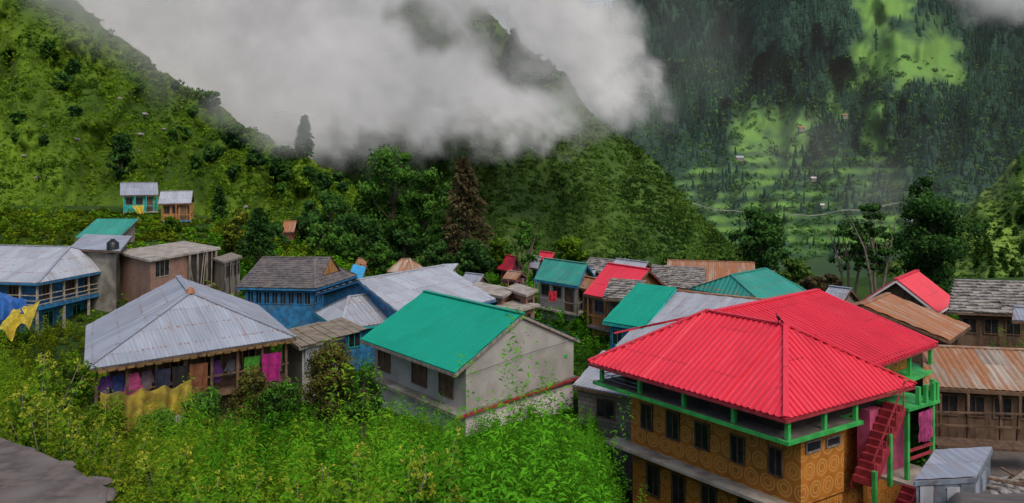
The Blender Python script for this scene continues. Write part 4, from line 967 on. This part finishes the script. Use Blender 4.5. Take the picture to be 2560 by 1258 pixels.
    trunkm.build('trunk',trunk or m_trunk,t)
    npmesh('crown',V,qf(len(V)),mat,{'tint':T},t,off=(base.x,base.y,zb2))
    return t
TR=[
('tallest broad green tree at the foot of the left hill',978,650,372,185,122,'broad',l_green,10000,.4),
('rounded green tree right of the tallest broad tree',1068,650,428,150,116,'broad',l_green,7500,.45),
('tall brown reddish conifer in the middle of the village edge',1172,665,385,130,100,'conifer',l_brown,8000,.4),
('dark conifer left of the brown tree by the shingled house',642,645,515,95,80,'conifer',l_dark,4500,.4),
('bushy dark tree with rounded top left of the tallest tree',832,650,482,130,110,'broad',l_dark,5500,.55),
('narrow dark tree at the left of the tree group',772,640,500,75,112,'broad',l_dark,3200,.5),
('medium dark tree in front of the tallest broad tree',892,660,535,100,104,'broad',l_dark,3600,.5),
('small dark conifer before the tallest broad tree',938,668,548,80,100,'conifer',l_dark,3200,.45),
('yellowish green tree above the shingled roof',596,640,528,85,84,'broad',l_yel,3400,.3),
('slim dark tree beside the lower hillside house',548,565,462,40,112,'conifer',l_dark,1400,.4),
('sparse light tree behind the green gable roof',1312,700,552,90,92,'bare',l_green,1600,.6),
('round pale green bushy tree behind the village centre',1425,668,598,105,120,'broad',l_hill,3200,.45),
('rounded dark olive tree right of the village centre',1905,700,528,140,120,'broad',l_dark,6500,.55),
('gnarled half bare tree left of the big dark tree',2125,742,530,110,66,'bare',l_dark,1300,.5),
('irregular dark tree beside the gnarled half bare tree',2190,745,512,100,64,'bare',l_dark,4200,.5),
('tall dark tree with high top above the village right side',2298,740,435,90,68,'broad',l_dark,4800,.4),
('largest dark bushy tree at the right behind the red gable',2335,745,500,205,64,'broad',l_dark,13000,.5),
('low olive tree between village roofs and brown tree',1250,690,600,70,96,'broad',l_hill,2000,.35),
('small tree between the brown tree and tallest tree',1110,668,540,90,104,'broad',l_green,3000,.4),
('dark bush tree behind the grey tin gable',1190,690,600,110,92,'broad',l_dark,3000,.4),
('dark filler tree standing behind the brown roofed hut',1010,668,575,90,106,'broad',l_dark,2600,.4),
('low dark tree left of the brown conifer foot',1090,690,610,90,94,'broad',l_dark,2600,.45),
('dark tree directly above the blue sheet roof hut',870,668,590,90,98,'broad',l_green,2400,.4),
('low green tree right of the shingled house',948,690,610,70,90,'broad',l_green,2000,.4),
('small bright tree right of the hut on the left hillside',805,650,560,80,100,'broad',l_green,2400,.5),
('small dark tree left of the reddish hut',690,640,560,60,100,'broad',l_dark,2000,.45),
('bushy tree right of the lower hillside house',430,600,545,60,96,'broad',l_hill,1800,.4),
('small brown tree at the right of the village behind the red roof',2060,735,690,150,75,'broad',l_brown,2200,.35),
('low dark tree right of the rounded olive tree',1985,712,650,90,110,'broad',l_mid,1800,.45),
('dark round tree left of the rounded olive tree',1820,705,640,90,112,'broad',l_mid,1800,.4),
('low tree behind the stone slab roof',1700,700,640,90,112,'broad',l_mid,1800,.4),
('low tree behind the long light grey roof',1560,690,630,90,112,'broad',l_mid,1800,.4)]
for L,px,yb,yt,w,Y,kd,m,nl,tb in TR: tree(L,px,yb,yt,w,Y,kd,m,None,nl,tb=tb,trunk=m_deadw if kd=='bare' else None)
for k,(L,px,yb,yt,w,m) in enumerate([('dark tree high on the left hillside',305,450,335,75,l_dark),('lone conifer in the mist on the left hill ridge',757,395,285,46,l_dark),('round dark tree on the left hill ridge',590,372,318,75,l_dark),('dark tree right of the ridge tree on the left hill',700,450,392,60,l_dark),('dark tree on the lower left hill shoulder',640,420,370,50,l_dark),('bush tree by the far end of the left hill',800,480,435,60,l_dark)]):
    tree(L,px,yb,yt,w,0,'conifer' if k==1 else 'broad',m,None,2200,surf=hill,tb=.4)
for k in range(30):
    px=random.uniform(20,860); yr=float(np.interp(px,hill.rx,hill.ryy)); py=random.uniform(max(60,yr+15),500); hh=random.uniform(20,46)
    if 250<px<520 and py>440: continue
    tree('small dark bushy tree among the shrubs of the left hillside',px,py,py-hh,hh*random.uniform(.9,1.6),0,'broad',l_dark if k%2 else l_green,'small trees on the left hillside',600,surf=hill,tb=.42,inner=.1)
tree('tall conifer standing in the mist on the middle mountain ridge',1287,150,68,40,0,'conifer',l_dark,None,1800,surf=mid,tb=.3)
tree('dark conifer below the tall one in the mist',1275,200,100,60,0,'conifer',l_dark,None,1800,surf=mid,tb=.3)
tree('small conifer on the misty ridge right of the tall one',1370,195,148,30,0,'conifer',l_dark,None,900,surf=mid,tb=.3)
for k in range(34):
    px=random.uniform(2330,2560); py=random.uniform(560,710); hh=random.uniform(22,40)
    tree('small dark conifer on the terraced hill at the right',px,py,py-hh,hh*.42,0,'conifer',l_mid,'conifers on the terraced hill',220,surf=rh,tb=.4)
def shrub(label,px,yb,yt,w,Y,mat,n=2200):
    t=tree(label,px,yb,yt,w,Y,'broad',mat,None,n,name='shrub',tb=.5,lmin=.045,lk=.0018,inner=.05); t['category']='shrub'
shrub('tall olive brown shrub in front of the mud roofed shed',822,1060,868,165,28,l_olive,12000)
shrub('olive shrub below the green hanging cloth',628,1060,925,120,29,l_olive,6500)
shrub('dark green shrub left of the concrete house wall',905,1060,930,120,29,l_green,6500)
shrub('green shrub at the left corner of the laundry house',170,1030,905,150,28,l_hill,7000)
shrub('bright shrub hiding the lower left edge of the olive tarp',265,1130,1005,130,27,l_hill,6000)
shrub('green shrub at the right end of the olive tarp',510,1110,980,120,28.5,l_green,6000)
shrub('low green shrub under the middle of the olive tarp',395,1140,1035,140,27.5,l_green,6000)
shrub('green shrub below the magenta hanging cloth',700,1070,960,110,28.5,l_green,5500)
def infoot(x,y):
    m=np.zeros(len(x),bool)
    for f,mg in FOOT:
        dx=x-f.O.x; dy=y-f.O.y; det=f.u.x*f.v.y-f.u.y*f.v.x
        a=(dx*f.v.y-dy*f.v.x)/det; b=(f.u.x*dy-f.u.y*dx)/det
        m|=(a>.1)&(a<f.Lu-.1)&(b>.1)&(b<f.Lv-.1)
    return m
def weeds(n,y0,y1,px0,px1,K,hmin,hmax,leafL,leafW):
    Y=np.sqrt(rng.uniform(y0**2,y1**2,n)); px=rng.uniform(px0,px1,n); x=(px-CX)/FP*Y
    k=~infoot(x,Y)
    r=x/Y; k&=~((r>.152)&(Y<34)); k&=~((px<330)&(Y<7.3))
    x,Y,px=x[k],Y[k],px[k]; n=len(x); z=ground(x,Y)
    cl=fbm(x*.45,Y*.45,33)
    h=(hmin+(hmax-hmin)*rng.uniform(0,1,n)**1.8)*(.25+1.6*cl); lean=rng.normal(0,.14,(n,2))
    h=np.where((px>150)&(px<520)&(Y>78),h*.45,h)
    h=np.where((px>1080)&(px<1480)&(Y>24)&(Y<34.5),h*.8,h)
    t=rng.uniform(.06,1,(n,K)); az=rng.uniform(0,6.283,(n,K))
    sp=(.17*h[:,None]*(1.04-t)**.75*rng.uniform(.1,1,(n,K)))
    pos=np.stack([x[:,None]+lean[:,:1]*t*h[:,None]+np.cos(az)*sp,Y[:,None]+lean[:,1:]*t*h[:,None]+np.sin(az)*sp,z[:,None]+t*h[:,None]],-1)
    ax=np.stack([np.cos(az)*.8,np.sin(az)*.8,rng.uniform(-.3,.9,(n,K))],-1); ax/=np.linalg.norm(ax,axis=2,keepdims=True)
    bx=np.cross(ax,rng.normal(size=(n,K,3))*.6+np.array([0,0,.8])); bx/=np.linalg.norm(bx,axis=2,keepdims=True)
    L=(leafL*rng.uniform(.5,1.3,(n,K))*(1.15-.6*t))[:,:,None]; Wd=L*leafW
    V=np.stack([pos,pos+ax*L*.5+bx*Wd,pos+ax*L-np.array([0,0,.3])*L,pos+ax*L*.5-bx*Wd],2).reshape(-1,3)
    T=np.clip(-.16+.85*t+rng.uniform(-.1,.1,(n,K))+1.8*(fbm(x*.4,Y*.4,44)-.46)[:,None]+.4*(cl-.47)[:,None],0,1)
    hu=np.clip(S(-x/Y,.3,.55)*.5+.85*S(fbm(x*.25,Y*.25,55),.44,.6)*S(-x/Y,.03,.33)+.3*S(fbm(x*.4,Y*.4,57),.52,.64)+.03+rng.uniform(-.08,.08,n),0,.9)
    return V,np.repeat(T.ravel(),4),np.repeat(np.repeat(hu,K),4)
W=[weeds(900,4.2,12,-150,1620,320,.6,1.75,.08,.13),
   weeds(4300,12,35,-150,1620,125,.6,1.8,.12,.15),
   weeds(3800,35,62,-100,2560,36,.5,1.5,.28,.18),
   weeds(4500,62,112,-100,1900,22,.6,1.6,.55,.22)]
V=np.concatenate([w[0] for w in W]);T=np.concatenate([w[1] for w in W]);Hh=np.concatenate([w[2] for w in W])
tag(npmesh('wild_weeds',V,qf(len(V)),l_weed,{'tint':T,'hue':Hh}),'dense feathery green weeds filling the slope between the houses','weeds',None,'stuff')
l_flow=LEAF('flower_heads',(.2,.26,.02),(.48,.5,.05))
l_pl=LEAF('plant_leaves',(.04,.11,.01),(.18,.32,.02))
def flower_plant(label,px,py,Y,seed):
    rr=random.Random(seed); q=P(px,py,Y); g=gz(q.x,q.y); base=Vector((q.x,q.y,g)); H=max(q.z-g,.5)
    t=thing('flowering_weed',label,'plant',base)
    st=MB(); hp=[];lp=[]
    for k in range(9):
        a=rr.uniform(0,6.28); sp=rr.uniform(.05,.3)*H; z=H*rr.uniform(.65,1.0)
        e=base+Vector((math.cos(a)*sp,math.sin(a)*sp,z)); m_=base+Vector((math.cos(a)*sp*.25,math.sin(a)*sp*.25,z*.5))
        st.tube([base,m_,e],[.008,.006,.003],5)
        for j in range(10):
            f=.3+.7*j/10; c=base.lerp(m_,f*2) if f<.5 else m_.lerp(e,(f-.5)*2); lp.append(c+Vector((rr.uniform(-.05,.05),rr.uniform(-.05,.05),0)))
        for j in range(9):
            hp.append(e+Vector((rr.gauss(0,.045),rr.gauss(0,.045),rr.uniform(-.16,.04))))
    st.build('stems',m_grey,t)
    c=np.array([list(v) for v in lp]); V,T=clumps(c,np.full(len(c),.08),9,.45,np.full(len(c),.4),.6,False); npmesh('leaves',V,qf(len(V)),l_pl,{'tint':T},t,off=base)
    c=np.array([list(v) for v in hp]); V,T=clumps(c,np.full(len(c),.028),8,.5,np.full(len(c),.6),.8,False); npmesh('blossom',V,qf(len(V)),l_flow,{'tint':T},t,off=base)
for k,(px,py,Y,L) in enumerate([(30,915,9,'yellow green flowering weed at the far left edge'),(95,890,10,'tallest flowering weed left of the laundry house'),(150,930,11,'flowering weed beside the green shrub at left'),(205,985,9,'flowering weed below the left roof corner'),(50,985,8.4,'low flowering weed above the stone wall'),(120,1010,8.2,'flowering weed right above the middle of the stone wall'),(300,1075,9,'flowering weed right of the stone wall'),(815,1125,6.5,'flowering weed at bottom centre left'),(880,1115,7,'flowering weed at bottom centre with pale heads'),(960,1165,6,'flowering weed right of the pale headed one'),(1040,1150,6,'bright flowering weed at the bottom centre'),(1100,1130,6.3,'rightmost flowering weed at the bottom centre'),(560,1170,7,'flowering weed at the bottom left centre'),(420,1110,8,'flowering weed below the pale rock')]):
    flower_plant(L,px,py,Y,k)

# ================= CLOUD
def segdist(px,py,pl):
    D=np.full(px.shape,1e9)
    for (x0,y0),(x1,y1) in zip(pl[:-1],pl[1:]):
        dx,dy=x1-x0,y1-y0; t=np.clip(((px-x0)*dx+(py-y0)*dy)/(dx*dx+dy*dy),0,1); D=np.minimum(D,np.hypot(px-x0-t*dx,py-y0-t*dy))
    return D
def polydist(px,py,poly):
    x=px.ravel();y=py.ravel(); ins=np.zeros(len(x),bool); n=len(poly)
    d=segdist(x,y,list(poly)+[poly[0]])
    for i in range(n):
        x0,y0=poly[i];x1,y1=poly[(i+1)%n]
        c=((y0>y)!=(y1>y))&(x<(x1-x0)*(y-y0)/((y1-y0) if y1!=y0 else 1e-9)+x0); ins^=c
    return np.where(ins,d,-d).reshape(px.shape)
FOG=[(-300,-400),(-300,400),(500,400),(740,385),(900,378),(1000,362),(1130,355),(1260,338),(1400,318),(1520,295),(1600,255),(1600,180),(1565,110),(1535,40),(1500,-20),(1480,-400)]
def fogmask(px,py,s,hl=1):
    wx=px+80*(fbm(px*.009,py*.009,s)-.47)*2; wy=py+60*(fbm(px*.011,py*.011,s+7)-.47)*2
    d=polydist(wx,wy,FOG)+60*(fbm(px*.025,py*.025,s+17)-.47)*2; A=S(d,-65,75)
    w2x=px+50*(fbm(px*.012,py*.012,200)-.47)*2; w2y=py+50*(fbm(px*.012,py*.012,207)-.47)*2
    rd=segdist(w2x,w2y,[(1000,20),(1060,60),(1100,90)]); rd2=segdist(w2x,w2y,[(1200,50),(1250,110),(1300,165),(1400,205),(1455,270),(1480,330)])
    hole=hl*np.maximum(.6*(1-S(rd,10,70)),.72*(1-S(rd2,10,80))*(.3+1.2*fbm(px*.012,py*.012,211)))
    thin=.18*S(fbm(px*.007,py*.01,230),.42,.66)*S(px,650,1000)*S(py,-50,250)
    return np.clip(A*(1-np.clip(hole,0,1))*(1-thin),0,1)
mc,t_,o_=nt('cloud_vapour'); b=NB(t_)
al=b.n('ShaderNodeAttribute',attribute_name='alpha').outputs['Fac']
ob=b.n('ShaderNodeTexCoord').outputs['Object']; nz=b.noise(ob,.03,6,.6); nz2=b.noise(ob,.012,5,.55)
av=b.math('MULTIPLY',al,b.math('ADD',.78,b.math('MULTIPLY',nz,.5)))
cl=b.n('ShaderNodeClamp'); b.l(av,cl.inputs[0])
ccol=b.mix(b.ramp(nz2,.36,.64),(.6,.59,.585),(.78,.76,.75))
d=b.n('ShaderNodeBsdfDiffuse'); tr=b.n('ShaderNodeBsdfTranslucent'); b.l(ccol,d.inputs[0]); b.l(ccol,tr.inputs[0])
m1=b.n('ShaderNodeMixShader'); m1.inputs[0].default_value=.4; b.l(d.outputs[0],m1.inputs[1]); b.l(tr.outputs[0],m1.inputs[2])
tp=b.n('ShaderNodeBsdfTransparent'); m2=b.n('ShaderNodeMixShader'); b.l(cl.outputs[0],m2.inputs[0]); b.l(tp.outputs[0],m2.inputs[1]); b.l(m1.outputs[0],m2.inputs[2]); b.l(m2.outputs[0],o_.inputs[0])
def cloud(name,px0,px1,py0,py1,Yf,maskf,seed,nx=180,ny=90,amp=.012):
    PX,PY=np.meshgrid(np.linspace(px0,px1,nx),np.linspace(py0,py1,ny),indexing='ij')
    Y=Yf(PX,PY)*(1+amp*(fbm(PX*.006,PY*.006,seed+90)-.5))
    V=np.stack([(PX-CX)/FP*Y,Y,(HZ-PY)/FP*Y],-1).reshape(-1,3)
    A=maskf(PX,PY); F_=grid_faces(nx,ny); keep=(A.ravel()[F_].max(1)>.004)
    o=npmesh(name,V,F_[keep],mc,{'alpha':A.ravel()},smooth=True); o['kind']='structure'
yf=lambda base:(lambda px,py: base+80*S(-px,-1500,-100)+np.clip(400-py,0,700)*.1)
for k,bs in enumerate((212,236)):
    cloud('cloud',-250,1750,-260,560,yf(bs),(lambda s:(lambda x,y:1-(1-.99*fogmask(x,y,s))**(1/1.4)))(100+k*13),k,amp=.02)
cloud('cloud',900,1800,-300,420,lambda x,y:760+0*x,lambda x,y:fogmask(x,y,140,0),3,90,60)
cloud('cloud',-100,1000,-260,420,lambda x,y:150+0*x,lambda x,y:np.maximum(.65*S(polydist(x+60*(fbm(x*.01,y*.01,3)-.5),y+60*(fbm(x*.01,y*.01,8)-.5),[(-50,-400),(60,-60),(200,40),(300,95),(420,175),(600,170),(600,-400)]),-100,70)*S(-x,-580,-380),.5*ell(x,y,[(735,320,110,60,1),(600,270,90,50,.6)])*(.5+fbm(x*.012,y*.012,9))),5,110,70)
cloud('cloud',2200,2800,-150,160,lambda x,y:820+0*x,lambda x,y:.85*S(polydist(x+80*(fbm(x*.01,y*.01,3)-.5),y+60*(fbm(x*.01,y*.01,8)-.5),[(2380,-200),(2370,0),(2420,35),(2520,50),(2620,40),(2750,60),(2750,-200)]),-30,50),6,80,60)
cloud('mist',1400,2900,-160,640,lambda x,y:540-.12*(y-200),lambda x,y:np.clip((.035+.10*ell(x,y,[(1990,370,120,80,.7),(2200,500,90,90,.9),(1700,120,140,160,.5),(1620,230,90,110,1)])*(.4+1.2*fbm(x*.01,y*.01,5)))*S(-y,-600,-480)*S(x,1400,1560),0,.5),7,100,60)

# ================= light / world / camera
W_=bpy.data.worlds.new('World'); SC.world=W_; W_.use_nodes=True; wt=W_.node_tree; bg=wt.nodes['Background']
sk=wt.nodes.new('ShaderNodeTexSky'); sk.sky_type='NISHITA'; sk.sun_disc=False; sk.sun_elevation=math.radians(50); 
az=math.radians(152); sk.sun_rotation=az; sk.air_density=1.0; sk.dust_density=3; sk.ozone_density=1
wt.links.new(sk.outputs[0],bg.inputs[0]); bg.inputs[1].default_value=.15
sd=bpy.data.lights.new('sun','SUN'); sd.energy=1.5; sd.angle=math.radians(28); sd.color=(1,.94,.86)
so=bpy.data.objects.new('sun',sd); C.objects.link(so)
el=math.radians(50)
dirv=Vector((math.sin(az)*math.cos(el),math.cos(az)*math.cos(el),math.sin(el)))
so.rotation_euler=dirv.to_track_quat('Z','Y').to_euler()
cd=bpy.data.cameras.new('camera'); cd.sensor_width=36; cd.lens=36*FP/2560; cd.shift_y=-(629-HZ)/2560; cd.clip_end=20000; cd.clip_start=.1
co=bpy.data.objects.new('camera',cd); C.objects.link(co); co.rotation_euler=(math.radians(90),0,0); SC.camera=co
SC.view_settings.view_transform='Standard'; SC.view_settings.look='None'; SC.view_settings.exposure=0
